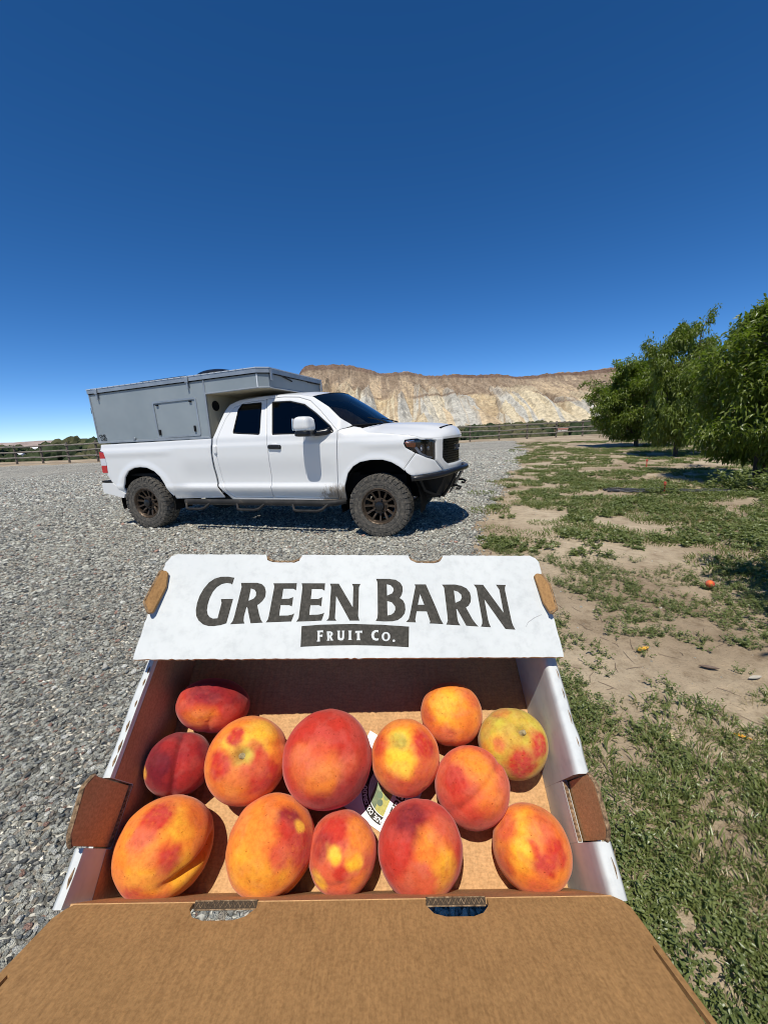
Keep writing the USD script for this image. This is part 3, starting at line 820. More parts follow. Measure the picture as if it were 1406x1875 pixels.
# irrigation tubing and a red riser under the near tree
M['hose'] = mat('black_hose', (.025, .025, .028), .45)
M['red'] = mat('red_plastic', (.50, .05, .03), .45)
hz_ = lambda x, y, z: (x, y, float(ground_z(x, y)) + z)
tb = thing('drip_hose', 'tangled black drip irrigation hose on the dirt strip under the nearest tree', 'hose', (0, 0, 0))
for k in range(4):
    pts_h = [hz_(4.55 + q * .16, 7.85 - q * .05 + .14 * math.sin(q * 1.3 + k * 2) + k * .06, .02 + .02 * abs(math.sin(q * .9 + k))) for q in range(14)]
    obj('hose', tube(pts_h, .016, 7), M['hose'], tb, smooth=True)
for (x, y, lb) in ((5.41, 7.45, 'red sprinkler riser standing beside the black hose'), (8.02, 11.9, 'small red sprinkler riser under the middle orchard tree')):
    t = thing('sprinkler_riser', lb, 'sprinkler', hz_(x, y, 0))
    obj('stake', tube([(0, 0, -.05), (0, 0, .16)], .013, 8), M['red'], t, smooth=40)
    obj('head', tube([(0, 0, .16), (0, 0, .17), (0, 0, .21), (0, 0, .235)], [.013, .026, .024, .012], 10), M['red'], t, smooth=40)
# ------------------------------------------------------------------ the pickup truck (its own frame: x forward, y to its left, z up; origin on the ground under the front axle)
TX, TY, YAW, WB = 0.2375, 6.1137, -0.3042, 3.9875
_pc = np.array([(.20, 1.0), (.40, .985), (.55, .95), (.665, .88), (.745, .785), (.82, .66), (.895, .45), (.948, .22), (.968, 0)])
_pc = np.vstack([_pc, _pc[-2::-1] * [1, -1]])
_t = np.r_[0, np.cumsum(np.linalg.norm(np.diff(_pc, axis=0), axis=1))]
_tt = np.linspace(0, _t[-1], 2000)
_q = np.stack([PchipInterpolator(_t, _pc[:, 0])(_tt), PchipInterpolator(_t, _pc[:, 1])(_tt)], 1)
_al = .20 + np.r_[0, np.cumsum(np.linalg.norm(np.diff(_q, axis=0), axis=1))]
_dn = np.gradient(_q, axis=0); _nn = np.stack([-_dn[:, 1], _dn[:, 0]], 1); _nn /= np.linalg.norm(_nn, axis=1)[:, None]
_nn = _nn * np.sign(_nn[:, :1] + 1e-9) if False else _nn
UC = float(np.interp(0, -_q[:, 1], _al))
UEND = float(_al[-1])


def side_offset(u, z):
    """relief of the body side, outwards positive"""
    d = np.zeros_like(u)
    main = 1 - smoothstep(.3, .75, u)
    d = d - .030 * smoothstep(1.16, .80, z) * smoothstep(.705, .745, z) * main * (1 - .8 * smoothstep(-.75, -.45, u)) * (1 - .8 * smoothstep(-3.0, -3.3, u))
    d = d - .10 * np.clip(z - 1.325, 0, .1) * main - .012 * smoothstep(1.30, 1.335, z) * main
    low = smoothstep(-3.35, -2.95, u) * (1 - smoothstep(-.95, -.66, u))
    d = d + low * .004 * (1 - smoothstep(.685, .735, z))
    d = d - .075 * smoothstep(.70, .48, z) * main
    for cx, cz in ((0.0, .46), (-WB, .46)):
        r = np.hypot((u - cx) / .95, z - cz)
        d = d + .014 * (1 - smoothstep(.58, .68, r)) * smoothstep(.45, .56, r) * (1 - smoothstep(.35, .62, u))
    # the upper shoulder of the fender and of the bed runs out into a soft hollow
    d = d + .010 * smoothstep(1.16, 1.25, z) * (1 - smoothstep(1.25, 1.33, z)) * (smoothstep(-.35, 0, u) * main + smoothstep(-3.2, -3.6, u))
    return d


def S(u, z, off=0.0, near=True):
    """point of the body skin; u runs along the side and round the nose"""
    u = np.asarray(u, float); z = np.asarray(z, float)
    x = np.where(u < .2, u, np.interp(u, _al, _q[:, 0])); y = np.where(u < .2, 1.0, np.interp(u, _al, _q[:, 1]))
    nx = np.where(u < .2, 0, np.interp(u, _al, _nn[:, 0])); ny = np.where(u < .2, 1.0, np.interp(u, _al, _nn[:, 1]))
    o = off + side_offset(u, z)
    x = x + nx * o; y = y + ny * o
    fend = smoothstep(-.55, -.40, u) * (1 - smoothstep(.5, .8, u)) * np.clip((z - 1.33) / .12, 0, 1.3) ** 2 * .055
    y = y - fend
    y = y - np.clip((-.25 - u) / .1, 0, 1) * np.clip((u + 2.75) / .1, 0, 1) * np.maximum(z - 1.42, 0) * .5
    return np.stack([x, -y if near else y, z], -1)


# orientation of the normals: make sure they point outwards
if float((_nn[0] @ np.array([0, 1.0]))) < 0:
    _nn *= -1


def ring(poly, sp):
    out = []
    for r in [poly.exterior] + list(poly.interiors):
        n = max(6, int(math.ceil(r.length / sp)))
        cs = np.array(r.coords)[:-1]
        # keep the corners, fill the long edges
        pts_ = []
        for i in range(len(cs)):
            a, b = cs[i], cs[(i + 1) % len(cs)]
            k = max(1, int(math.ceil(np.linalg.norm(b - a) / sp)))
            pts_ += [a + (b - a) * j / k for j in range(k)]
        out.append(np.array(pts_))
    return out


def soft(pts_, r=.02):
    """polygon with rounded corners"""
    p = pts_ if isinstance(pts_, (Polygon, shapely.MultiPolygon)) else Polygon(pts_)
    if not p.is_valid:
        p = p.buffer(0)
    return p.buffer(-r, join_style=1).buffer(2 * r, join_style=1).buffer(-r, join_style=1) if r else p


def panel(poly, off=0.0, sp=.028, thick=.02, roll=.006, near=True, fn=None):
    """a sheet of body skin over a polygon of (u, z), its rim rolled in, with a return edge"""
    fn = fn or S
    if poly.geom_type != 'Polygon':
        return cat_([panel(q, off, sp, thick, roll, near, fn) for q in poly.geoms if q.area > 2e-4])
    poly = shapely.simplify(poly, .0012)
    B = ring(poly, sp)
    inner = poly.buffer(-roll * 1.3)
    I = []
    for q in getattr(inner, 'geoms', [inner]):
        if q.area > 1e-5:
            I += ring(shapely.simplify(q, .001), sp)
    core = poly.buffer(-sp * .75)
    x0, y0, x1, y1 = poly.bounds
    gx, gy = np.meshgrid(np.arange(x0, x1, sp), np.arange(y0, y1, sp * .87))
    gx[1::2] += sp / 2
    g_ = np.stack([gx.ravel(), gy.ravel()], 1)
    g_ = g_[shapely.contains_xy(core, g_[:, 0], g_[:, 1])] if core.area > 0 else g_[:0]
    nb = sum(len(b) for b in B)
    V = np.vstack(B + I + [g_])
    tri = Delaunay(V).simplices
    c = V[tri].mean(1)
    keep = shapely.contains_xy(poly, c[:, 0], c[:, 1])
    e1, e2 = V[tri[:, 1]] - V[tri[:, 0]], V[tri[:, 2]] - V[tri[:, 0]]
    ar = e1[:, 0] * e2[:, 1] - e1[:, 1] * e2[:, 0]
    tri = tri[keep & (np.abs(ar) > 1e-9)]; ar = ar[keep & (np.abs(ar) > 1e-9)]
    tri = np.where(ar[:, None] > 0, tri, tri[:, ::-1])
    offs = np.full(len(V), off); offs[:nb] -= roll
    top = fn(V[:, 0], V[:, 1], offs, near)
    skirt_v, skirt_f = [], []
    k = len(V)
    low = fn(V[:nb, 0], V[:nb, 1], offs[:nb] - thick, near)
    s = 0
    for b in B:
        m = len(b)
        # orientation: exterior counter clockwise keeps the outside out
        ccw = np.sum(b[:, 0] * np.roll(b[:, 1], -1) - np.roll(b[:, 0], -1) * b[:, 1]) > 0
        ext = b is B[0]
        for i in range(m):
            a, d = s + i, s + (i + 1) % m
            q = [(a, k + a, k + d), (a, k + d, d)]
            if ccw != ext:
                q = [t[::-1] for t in q]
            skirt_f += q
        s += m
    v = np.vstack([top, low]); f = np.vstack([tri, np.array(skirt_f)])
    if not near:
        f = f[:, ::-1]
    return trimesh.Trimesh(v, f, process=False)


def paint_material():
    n = {'c': ('texture_coordinate', {}), 'sep': ('separate_xyz', {}), 'mp': ('mapping', {'scale': (1.0, 1, .35), 'rotation': (0, .65, 0)}), 'n1': ('noise_texture', {'scale': 26.0, 'detail': 6.0, 'roughness': .75}), 'n2': ('noise_texture', {'scale': 3.0, 'detail': 4.0}),
         'dx': ('map_range', {'range_type': 'smoothstep', 'from_min': -1.35, 'from_max': -.55, 'clamp': True}), 'dx2': ('map_range', {'range_type': 'smoothstep', 'from_min': -.36, 'from_max': -.5, 'clamp': True}),
         'dz': ('map_range', {'range_type': 'smoothstep', 'from_min': 1.05, 'from_max': .52, 'clamp': True}), 'm1': ('math', {'math_type': 'multiply'}), 'm2': ('math', {'math_type': 'multiply'}),
         'th': ('math', {'math_type': 'multiply_add', 'value2': .74, 'value3': -.02}), 'cut': ('math', {'math_type': 'subtract'}), 'am': ('map_range', {'from_min': -.06, 'from_max': .10, 'to_max': .85, 'clamp': True}),
         'film': ('map_range', {'range_type': 'smoothstep', 'from_min': .95, 'from_max': .5, 'to_max': .26, 'clamp': True}), 'fm': ('math', {'math_type': 'multiply'}),
         'a': ('mix_color', {'a': (.65, .648, .63), 'b': (.38, .33, .27)}), 'b': ('mix_color', {'b': (.20, .145, .09)}), 'p': ('principled_bsdf', {'roughness': .32, 'coat_weight': .5, 'coat_roughness': .08})}
    l = [('c.object', 'sep.vector'), ('c.object', 'mp.vector'), ('mp.vector', 'n1.vector'), ('c.object', 'n2.vector'), ('sep.x', 'dx.value'), ('sep.x', 'dx2.value'), ('sep.z', 'dz.value'), ('dx.result', 'm1.value1'), ('dx2.result', 'm1.value2'),
         ('m1.value', 'm2.value1'), ('dz.result', 'm2.value2'), ('m2.value', 'th.value1'), ('n1.fac', 'inv.value2'), ('th.value', 'cut.value1'), ('inv.value', 'cut.value2'), ('cut.value', 'am.value'),
         ('sep.z', 'film.value'), ('film.result', 'fm.value1'), ('n2.fac', 'fm.value2'), ('fm.value', 'a.fac'), ('a.result', 'b.a'), ('am.result', 'b.fac'), ('b.result', 'p.base_color')]
    n['inv'] = ('math', {'math_type': 'subtract', 'value1': 1.0})
    return usdkit.material(stage, '/World/Looks/white_paint', n, l, surface='p.BSDF')


M['paint'] = paint_material()
M['black'] = mat('black_plastic', (.009, .009, .009), .6, specular_ior_level=.2)
M['gloss_black'] = mat('gloss_black', (.009, .009, .010), .28, specular_ior_level=.35)
M['under'] = mat('dark_underbody', (.006, .006, .006), .95, specular_ior_level=.1)
M['chrome'] = mat('bright_metal', (.75, .75, .76), .18, metallic=1.0)
M['bar'] = mat_noise('dusty_black_bar', [(.35, (.012, .012, .012)), (.62, (.026, .024, .022)), (.8, (.11, .085, .06))], 7.0, rough=.6, spec=.2)
M['red_lens'] = mat('red_lens', (.42, .008, .012), .12, coat_weight=.5)
M['clear_lens'] = mat('clear_lens', (.55, .55, .57), .12, coat_weight=.5)
M['amber'] = mat('amber_lens', (.55, .10, .015), .15, coat_weight=.5)


def glass(name, tint, f0=1.5):
    return usdkit.material(stage, '/World/Looks/' + name, {'t': ('transparent_bsdf', {'color': tint}), 'g': ('glossy_bsdf', {'roughness': .01, 'color': (1, 1, 1)}), 'f': ('fresnel', {'IOR': f0}), 'm': ('mix_closure', {})},
                           [('f.fac', 'm.fac'), ('t.BSDF', 'm.closure1'), ('g.BSDF', 'm.closure2')], surface='m.closure')


M['tint_glass'] = glass('tinted_glass', (.02, .02, .022), 1.45)
M['glass'] = glass('windscreen_glass', (.80, .87, .82), 1.62)
M['lens_glass'] = glass('lamp_glass', (.88, .9, .92))

cs_, sn_ = math.cos(YAW), math.sin(YAW)
truck = thing('pickup_truck', 'white lifted pickup truck with bronze wheels parked on the gravel', 'pickup truck', (TX, TY, 0.0), YAW)
TP = str(truck.GetPath())

# --- outlines in (u, z)
archF = [(-.505, .40), (-.49, .50), (-.472, .72), (-.42, .88), (-.34, .97), (-.24, 1.025), (-.1, 1.05), (.08, 1.05), (.2, 1.015), (.3, .955), (.40, .87), (.462, .825), (.54, .70), (.54, .40)]
archR = [(-WB + a, b - .02) for a, b in [(-.46, .20), (-.45, .40), (-.44, .54), (-.425, .72), (-.36, .88), (-.27, .975), (-.14, 1.025), (.0, 1.04), (.14, 1.025), (.27, .97), (.37, .88), (.45, .74), (.51, .60), (.57, .515), (.66, .515), (.66, .20)]]
bed = Polygon([(-4.775, 1.395), (-2.578, 1.415), (-2.60, 1.2), (-2.60, .96), (-2.575, .72), (-2.50, .54), (-2.50, .525), (-3.40, .50), (-4.44, .50), (-4.43, .56), (-4.66, .78), (-4.74, .90), (-4.715, .93), (-4.70, 1.08), (-4.715, 1.27), (-4.79, 1.30)]).difference(Polygon(archR).buffer(0))
bed = max(getattr(bed, 'geoms', [bed]), key=lambda q: q.area)
rear_door = Polygon([(-1.638, .53), (-1.622, .8), (-1.620, 1.18), (-1.632, 1.43), (-1.735, 1.935), (-2.10, 1.912), (-2.28, 1.85), (-2.385, 1.70), (-2.445, 1.5), (-2.487, 1.32), (-2.497, 1.14), (-2.472, .8), (-2.41, .63), (-2.31, .53)])
front_door = Polygon([(-1.632, .53), (-.605, .52), (-.552, 1.36), (-.568, 1.46), (-.84, 1.722), (-1.02, 1.872), (-1.21, 1.932), (-1.45, 1.952), (-1.729, 1.943), (-1.626, 1.43), (-1.614, 1.18), (-1.616, .8)])
cab = Polygon([(-2.40, .54), (-2.545, .72), (-2.57, .96), (-2.57, 1.2), (-2.548, 1.415), (-2.52, 1.5), (-2.48, 1.65), (-2.425, 1.82), (-2.36, 1.905), (-2.2, 1.96), (-1.8, 1.99), (-1.4, 1.99), (-1.2, 1.975), (-1.0, 1.935), (-.73, 1.775), (-.54, 1.615), (-.38, 1.505), (-.50, 1.468), (-.548, 1.44), (-.546, 1.36), (-.598, .515), (-.62, .49), (-2.36, .49)])
win_r = soft([(-2.215, 1.475), (-2.20, 1.82), (-2.15, 1.895), (-1.81, 1.905), (-1.745, 1.437)], .025)
win_f = soft([(-1.545, 1.43), (-1.64, 1.90), (-1.34, 1.892), (-1.10, 1.832), (-.90, 1.70), (-.655, 1.51), (-.585, 1.42)], .02)
fender = Polygon([(-.594, .50), (-.542, 1.36), (-.542, 1.44), (-.50, 1.462), (-.36, 1.492), (-.25, 1.475), (-.215, 1.46), (-.165, 1.425), (-.116, 1.405), (.061, 1.391), (.375, 1.354), (.52, 1.334), (.575, 1.305), (.457, 1.300), (.378, 1.291), (.362, 1.247), (.382, 1.197), (.508, 1.120), (.36, .93), (.39, .80), (-.2, .5)]).difference(Polygon(archF))
fender = max(getattr(fender, 'geoms', [fender]), key=lambda q: q.area)
headlight = soft([(.366, 1.248), (.382, 1.286), (.456, 1.296), (.566, 1.296), (.734, 1.284), (.792, 1.256), (.792, 1.067), (.771, 1.028), (.648, 1.065), (.541, 1.115), (.384, 1.20)], .008)
bumper_f = Polygon([(.512, 1.117), (.541, 1.109), (.648, 1.059), (.771, 1.022), (.790, 1.012), (.824, .975), (.945, .862), (.605, .846), (.47, .832), (.40, .862), (.36, .925)]).difference(Polygon(archF))
bumper_f = max(getattr(bumper_f, 'geoms', [bumper_f]), key=lambda q: q.area)
FW = 2 * UC
mir = lambda L: [(FW - a, b) for a, b in L[::-1]]
g_half = [(.955, 1.272), (.945, 1.04), (.985, 1.0), (1.07, .955)]
grille = soft(g_half + mir(g_half), .012)
s_half = [(.58, 1.302), (.737, 1.290), (.798, 1.262), (.798, 1.014), (.83, .978), (.955, .858)]
sur = Polygon(s_half + [(1.30, .856)] + mir(s_half + [(1.30, .856)]) + [(FW - .94, 1.300), (UC, 1.318), (.94, 1.300)])
surround = sur.buffer(-.002).difference(grille.buffer(.012))


def both(name, poly, m, parent=truck, smooth=38, **kw):
    a = obj(name, panel(poly, **kw), m, parent, smooth=smooth)
    b = obj(name, panel(poly, near=False, **kw), m, parent, smooth=smooth)
    return a, b


cb = cab.difference(rear_door.buffer(.0045)).difference(front_door.buffer(.0045))
both('cab_side', cb, M['paint'])
for nm, door, win in (('rear_door', rear_door, win_r), ('front_door', front_door, win_f)):
    for near in (True, False):
        d = obj(nm, panel(soft(door, .012).difference(win), near=near), M['paint'], truck, smooth=38)
        obj('window', panel(win.buffer(.012), off=-.014, near=near, roll=.0, thick=.004), M['tint_glass'], d, smooth=38)
        obj('window_seal', panel(win.buffer(.004).difference(win.buffer(-.014)), off=-.004, near=near, roll=.002, thick=.012, sp=.03), M['black'], d, smooth=38)
both('bed_side', soft(bed, .006), M['paint'])
both('fender', soft(fender, .004), M['paint'])
both('bumper_corner', bumper_f, M['paint'])
obj('grille_surround', panel(surround, off=.012, roll=.010, thick=.05), M['paint'], truck, smooth=38)

# seams look dark because there is a dark shell behind the skin
shell = Polygon([(-4.70, .9), (-4.70, 1.36), (-2.52, 1.39), (-.42, 1.40), (.45, 1.30), (.45, 1.10), (.0, 1.08), (-.5, .95), (-.56, .55), (-3.35, .53), (-3.5, .95), (-4.4, .98), (-4.5, .75)])
both('inner_shell', shell.difference(Polygon(archR).buffer(.02)), M['under'], off=-.055, roll=0, thick=.002, sp=.08)
pil = unary_union([cab.buffer(-.02).difference(win_f.buffer(.02)).difference(win_r.buffer(.02))])
both('inner_pillar', pil, M['under'], off=-.035, roll=0, thick=.002, sp=.05)

# --- grille: a dark backing and a honeycomb in front of it, with the letters
obj('grille_backing', panel(grille.buffer(.02), off=-.055, roll=0, thick=.002, sp=.05), M['under'], truck, smooth=38)
hexes = []
hr = .022
for i, u0 in enumerate(np.arange(.93, FW - .92, hr * 1.732)):
    for j, z0 in enumerate(np.arange(.94, 1.32, hr * 1.5)):
        uu = u0 + (hr * .866 if j % 2 else 0)
        hexes.append(Polygon([(uu + hr * .70 * math.sin(k * math.pi / 3), z0 + hr * .70 * math.cos(k * math.pi / 3)) for k in range(6)]))
emb = sbox(1.36, 1.112, FW - 1.36, 1.205)
comb = grille.buffer(.008).difference(unary_union(hexes))
comb = unary_union([comb, emb.intersection(grille)])
cm = prism(comb, 1.0)
cv = np.asarray(cm.vertices)
obj('grille_mesh', trimesh.Trimesh(S(cv[:, 0], cv[:, 1], -.045 + .018 * cv[:, 2]), cm.faces[:, ::-1] if False else cm.faces, process=False), M['gloss_black'], truck)
word = meshkit.text_mesh('TOYOTA', .046, .01, bold=True)
wv = np.asarray(word.vertices).copy()
wl = wv[:, 0].max() - wv[:, 0].min()
wu = UC + (wv[:, 0] - wv[:, 0].min() - wl / 2) * (.46 / wl); wz = 1.136 + wv[:, 1]
obj('grille_lettering', trimesh.Trimesh(S(wu, wz, -.026 + wv[:, 2]), word.faces, process=False), mat('lettering_grey', (.17, .17, .175), .35), truck)

# --- headlights
for near in (True, False):
    h = obj('headlight', panel(headlight, off=-.045, roll=0, thick=.002, near=near), M['gloss_black'], truck, smooth=38)
    am = soft([(.374, 1.262), (.522, 1.254), (.514, 1.192), (.400, 1.204)], .006)
    obj('indicator', panel(am, off=-.018, roll=.004, thick=.02, near=near), M['amber'], h, smooth=38)
    bar_ = soft([(.50, 1.19), (.53, 1.20), (.60, 1.115), (.69, 1.075), (.76, 1.062), (.755, 1.045), (.66, 1.06), (.56, 1.10)], .004)
    obj('light_strip', panel(bar_, off=-.016, roll=.004, thick=.02, near=near), M['clear_lens'], h, smooth=38)
    upper = soft([(.385, 1.283), (.50, 1.290), (.50, 1.268), (.39, 1.266)], .004)
    obj('reflector', panel(upper, off=-.022, roll=.004, thick=.02, near=near), M['chrome'], h, smooth=38)
    for uu, zz in ((.60, 1.18), (.70, 1.18)):
        c = S(uu, zz, -.035, near)
        lens = trimesh.creation.icosphere(subdivisions=2, radius=.042); lens.apply_scale((.45, 1, 1)); lens.apply_translation(c)
        obj('projector', lens, M['clear_lens'] if uu < .65 else M['chrome'], h, smooth=True)
    obj('lens', panel(headlight, off=.001, roll=.004, thick=.006, near=near), M['lens_glass'], h, smooth=38)

# --- hood: its rim is the seam line, its middle is a raised bulge
eu = np.array([(-.212, 1.462), (-.163, 1.427), (-.112, 1.408), (.061, 1.394), (.375, 1.357), (.522, 1.337), (.60, 1.312), (.75, 1.304), (.935, 1.306)])
el = np.r_[0, np.cumsum(np.linalg.norm(np.diff(eu, axis=0), axis=1))]; el /= el[-1]
na, nv = 44, 61
a = np.linspace(0, 1, na)
E_ = S(np.interp(a, el, eu[:, 0]), np.interp(a, el, eu[:, 1]), -.002)
cx = PchipInterpolator([0, .2, .5, .75, .88, .95, 1], [.0, .19, .50, .74, .88, .945, .975])(a)
cz = PchipInterpolator([0, .2, .5, .75, .88, .95, 1], [1.53, 1.515, 1.495, 1.470, 1.435, 1.385, 1.322])(a)
V_ = np.linspace(-1, 1, nv)
hp = np.zeros((na, nv, 3))
for j, v in enumerate(V_):
    b = 1 - abs(v) ** 2.3
    bulge = .018 * smoothstep(.70, .50, abs(v)) * np.sin(np.pi * np.clip(a * 1.05, 0, 1)) ** .6
    hp[:, j, 0] = cx + (E_[:, 0] - cx) * abs(v) ** 2.0
    hp[:, j, 1] = E_[:, 1] * -v * -1 if v >= 0 else -E_[:, 1] * -v
    hp[:, j, 1] = np.where(v >= 0, E_[:, 1] * v, -E_[:, 1] * -v)
    hp[:, j, 2] = E_[:, 2] + (cz - E_[:, 2]) * b + bulge
hood = grid_mesh(hp)
# return edge
e = np.vstack([hp[:, 0], hp[-1, 1:], hp[-2::-1, -1], hp[0, -2:0:-1]])
nE = len(e)
sk = np.vstack([e, e - [0, 0, .03]])
skf = [(i, (i + 1) % nE, nE + (i + 1) % nE) for i in range(nE)] + [(i, nE + (i + 1) % nE, nE + i) for i in range(nE)]
hood = cat_(hood, trimesh.Trimesh(sk, skf, process=False))
hd = obj('hood', hood, M['paint'], truck, smooth=32)
# scoop slot at the front of the hood
sc = bx(.80, .90, -.40, .40, 0, .012, .004)
sv = np.asarray(sc.vertices).copy()
f_c = lambda x, y: np.interp(x, cx, cz) - .10 * (np.abs(y) / .8) ** 2.3 + .018
sv2 = np.stack([sv[:, 0] - .28 * sv[:, 1] ** 2, sv[:, 1], f_c(sv[:, 0], sv[:, 1]) + .006 + sv[:, 2] * .6], 1)
scoop_line = [(.835 - .30 * y * y, y, float(np.interp(.835, cx, cz)) - .085 * (abs(y) / .8) ** 2 + .008) for y in np.linspace(-.52, .52, 17)]
obj('hood_scoop', tube(scoop_line, .014, 8), M['black'], hd, smooth=True)

# --- windscreen, roof, back of the cab
pa = np.array([(-1.0, 1.930), (-.73, 1.772), (-.54, 1.612), (-.385, 1.502)])
na, nv = 24, 41
a = np.linspace(0, 1, na)
px_ = np.interp(a, [0, .45, .77, 1], pa[:, 0]); pz_ = np.interp(a, [0, .45, .77, 1], pa[:, 1])
edge = S(px_, pz_, -.012)
ccx = np.linspace(-.80, -.045, na); ccz = 2.012 - (2.012 - 1.525) * (a ** 1.08)
wp_ = np.zeros((na, nv, 3))
for j, v in enumerate(np.linspace(-1, 1, nv)):
    wp_[:, j, 0] = ccx + (edge[:, 0] - ccx) * abs(v) ** 2.4
    wp_[:, j, 1] = edge[:, 1] * -v
    wp_[:, j, 2] = ccz + (edge[:, 2] - ccz) * abs(v) ** 2.2
ws = obj('windscreen', grid_mesh(wp_)if True else None, M['glass'], truck, smooth=True)
frit = [tube(wp_[-1] + [0, 0, .002], .014, 6), tube(wp_[0] - [0.004, 0, .002], .010, 6)]
obj('cowl', cat_(frit), M['black'], truck, smooth=True)
for s_ in (.25, -.35):
    obj('wiper', tube([(-.02 - .25 * s_ ** 2, s_, 1.545), (-.07, s_ - .3, 1.575), (-.14, s_ - .52, 1.60)], [.012, .008, .006], 6), M['black'], truck, smooth=True)

rx = np.linspace(0, 1, 30)
sil = np.array([(-2.425, 1.82), (-2.36, 1.905), (-2.2, 1.958), (-1.8, 1.988), (-1.4, 1.988), (-1.2, 1.973), (-1.0, 1.932)])
ra = np.r_[0, np.cumsum(np.linalg.norm(np.diff(sil, axis=0), axis=1))]; ra /= ra[-1]
ex = np.interp(rx, ra, sil[:, 0]); ez = np.interp(rx, ra, sil[:, 1])
ee = S(ex, ez, -.001)
rcx = np.linspace(-2.45, -.81, 30); rcz = 2.045 - .15 * smoothstep(.12, 0, rx) - .035 * smoothstep(.8, 1.0, rx)
rp = np.zeros((30, nv, 3))
for j, v in enumerate(np.linspace(-1, 1, nv)):
    k = abs(v)
    rp[:, j, 0] = rcx + (ee[:, 0] - rcx) * k ** 2.4
    rp[:, j, 1] = ee[:, 1] * -v
    rp[:, j, 2] = rcz + (ee[:, 2] - rcz) * k ** 2.6
obj('roof', grid_mesh(rp), M['paint'], truck, smooth=35)
bz = np.array([.6, 1.0, 1.2, 1.415, 1.5, 1.65, 1.82]); bxx = np.array([-2.5, -2.57, -2.57, -2.548, -2.52, -2.48, -2.425])
bl = S(bxx, bz, -.004)
bp = np.stack([np.stack([bl[:, 0] - .02 * (1 - v * v), bl[:, 1] * v, bl[:, 2]], -1) for v in np.linspace(1, -1, 9)], 1)
obj('cab_back', grid_mesh(bp), M['paint'], truck, smooth=35)

# --- tailgate, taillights, rear bumper, bed
obj('tailgate', bx(-4.80, -4.76, -.90, .90, .86, 1.38, .012), M['paint'], truck)
obj('bed_floor', bx(-4.74, -2.64, -.86, .86, .86, .90), M['black'], truck)
obj('bed_front', bx(-2.66, -2.62, -.93, .93, .86, 1.36), M['paint'], truck)
for s_ in (-1, 1):
    tl = thing_part = None
    q = Polygon([(-4.815, .935), (-4.705, .935), (-4.700, 1.08), (-4.715, 1.265), (-4.815, 1.285)])
    y0, y1 = (-1.003, -.90) if s_ < 0 else (.90, 1.003)
    red = q.difference(sbox(-5, 1.055, -4, 1.17))
    tl = obj('tail_light', cat_([xz_slab(soft(r, .012), y0, y1) for r in red.geoms]), M['red_lens'], truck, smooth=40)
    obj('reverse_lamp', xz_slab(q.intersection(sbox(-5, 1.057, -4, 1.168)), y0 - .0015 * 0, y1), M['clear_lens'], tl, smooth=40)
bump = [(-4.88, .60), (-4.45, .51), (-4.42, .575), (-4.64, .765), (-4.88, .765)]
pl_ = soft(bump, .02)
for s_ in (-1, 1):
    obj('rear_bumper', xz_slab(pl_, -1.0 if s_ < 0 else .62, -.62 if s_ < 0 else 1.0), M['paint'], truck, smooth=40)
obj('rear_bumper', bx(-4.90, -4.74, -.615, .615, .60, .76, .02), M['paint'], truck)
obj('bumper_step', bx(-4.89, -4.66, -.99, .99, .768, .80, .008), M['black'], truck)

# --- handles, mirrors, fuel cap
for near in (True, False):
    hnd = soft([(-1.605, 1.245), (-1.605, 1.285), (-1.575, 1.298), (-1.41, 1.288), (-1.395, 1.27), (-1.40, 1.235), (-1.42, 1.228), (-1.58, 1.236)], .012)
    h = obj('door_handle', panel(hnd, off=.030, roll=.014, thick=.03, near=near, sp=.015), M['gloss_black'], truck, smooth=45)
    cup = soft([(-1.555, 1.222), (-1.545, 1.315), (-1.46, 1.312), (-1.45, 1.218)], .02)
    obj('handle_cup', panel(cup, off=.003, roll=.004, thick=.004, near=near, sp=.015), M['paint'], h, smooth=45)
    rh = soft([(-2.535, 1.20), (-2.54, 1.315), (-2.49, 1.325), (-2.475, 1.30), (-2.475, 1.20), (-2.50, 1.18)], .016)
    obj('rear_handle', panel(rh, off=.022, roll=.012, thick=.024, near=near, sp=.015), M['paint'], truck, smooth=45, label='white upright handle at the back edge of the rear door')
for s_ in (-1, 1):
    def head(x0, x1, y0, y1, z0, z1, sc_=1.0):
        m = trimesh.creation.icosphere(subdivisions=4)
        v = np.asarray(m.vertices); v = np.sign(v) * np.abs(v) ** .55
        v = v / np.abs(v).max(0)
        v = v * [(x1 - x0) / 2, (y1 - y0) / 2, (z1 - z0) / 2]
        v[:, 0] *= 1 - .12 * (v[:, 2] / ((z1 - z0) / 2))
        v = v + [(x0 + x1) / 2, (y0 + y1) / 2, (z0 + z1) / 2]
        v[:, 1] *= s_
        return trimesh.Trimesh(v, m.faces if s_ > 0 else m.faces[:, ::-1], process=False)
    cap_ = head(-1.03, -.795, 1.05, 1.315, 1.45, 1.645)
    mr = obj('mirror', cap_, M['paint'], truck, smooth=True)
    obj('mirror_base', head(-1.025, -.80, 1.05, 1.305, 1.385, 1.475), M['gloss_black'], mr, smooth=True)
    obj('mirror_arm', tube([(-.90, 1.10 * s_, 1.425), (-.80, 1.03 * s_, 1.425), (-.70, .975 * s_, 1.44), (-.655, .95 * s_, 1.455)], [.035, .04, .045, .05], 10), M['gloss_black'], mr, smooth=True)
    obj('mirror_glass', bx(-1.038, -1.030, (1.09 if s_ > 0 else -1.28), (1.28 if s_ > 0 else -1.09), 1.47, 1.62), M['chrome'], mr)

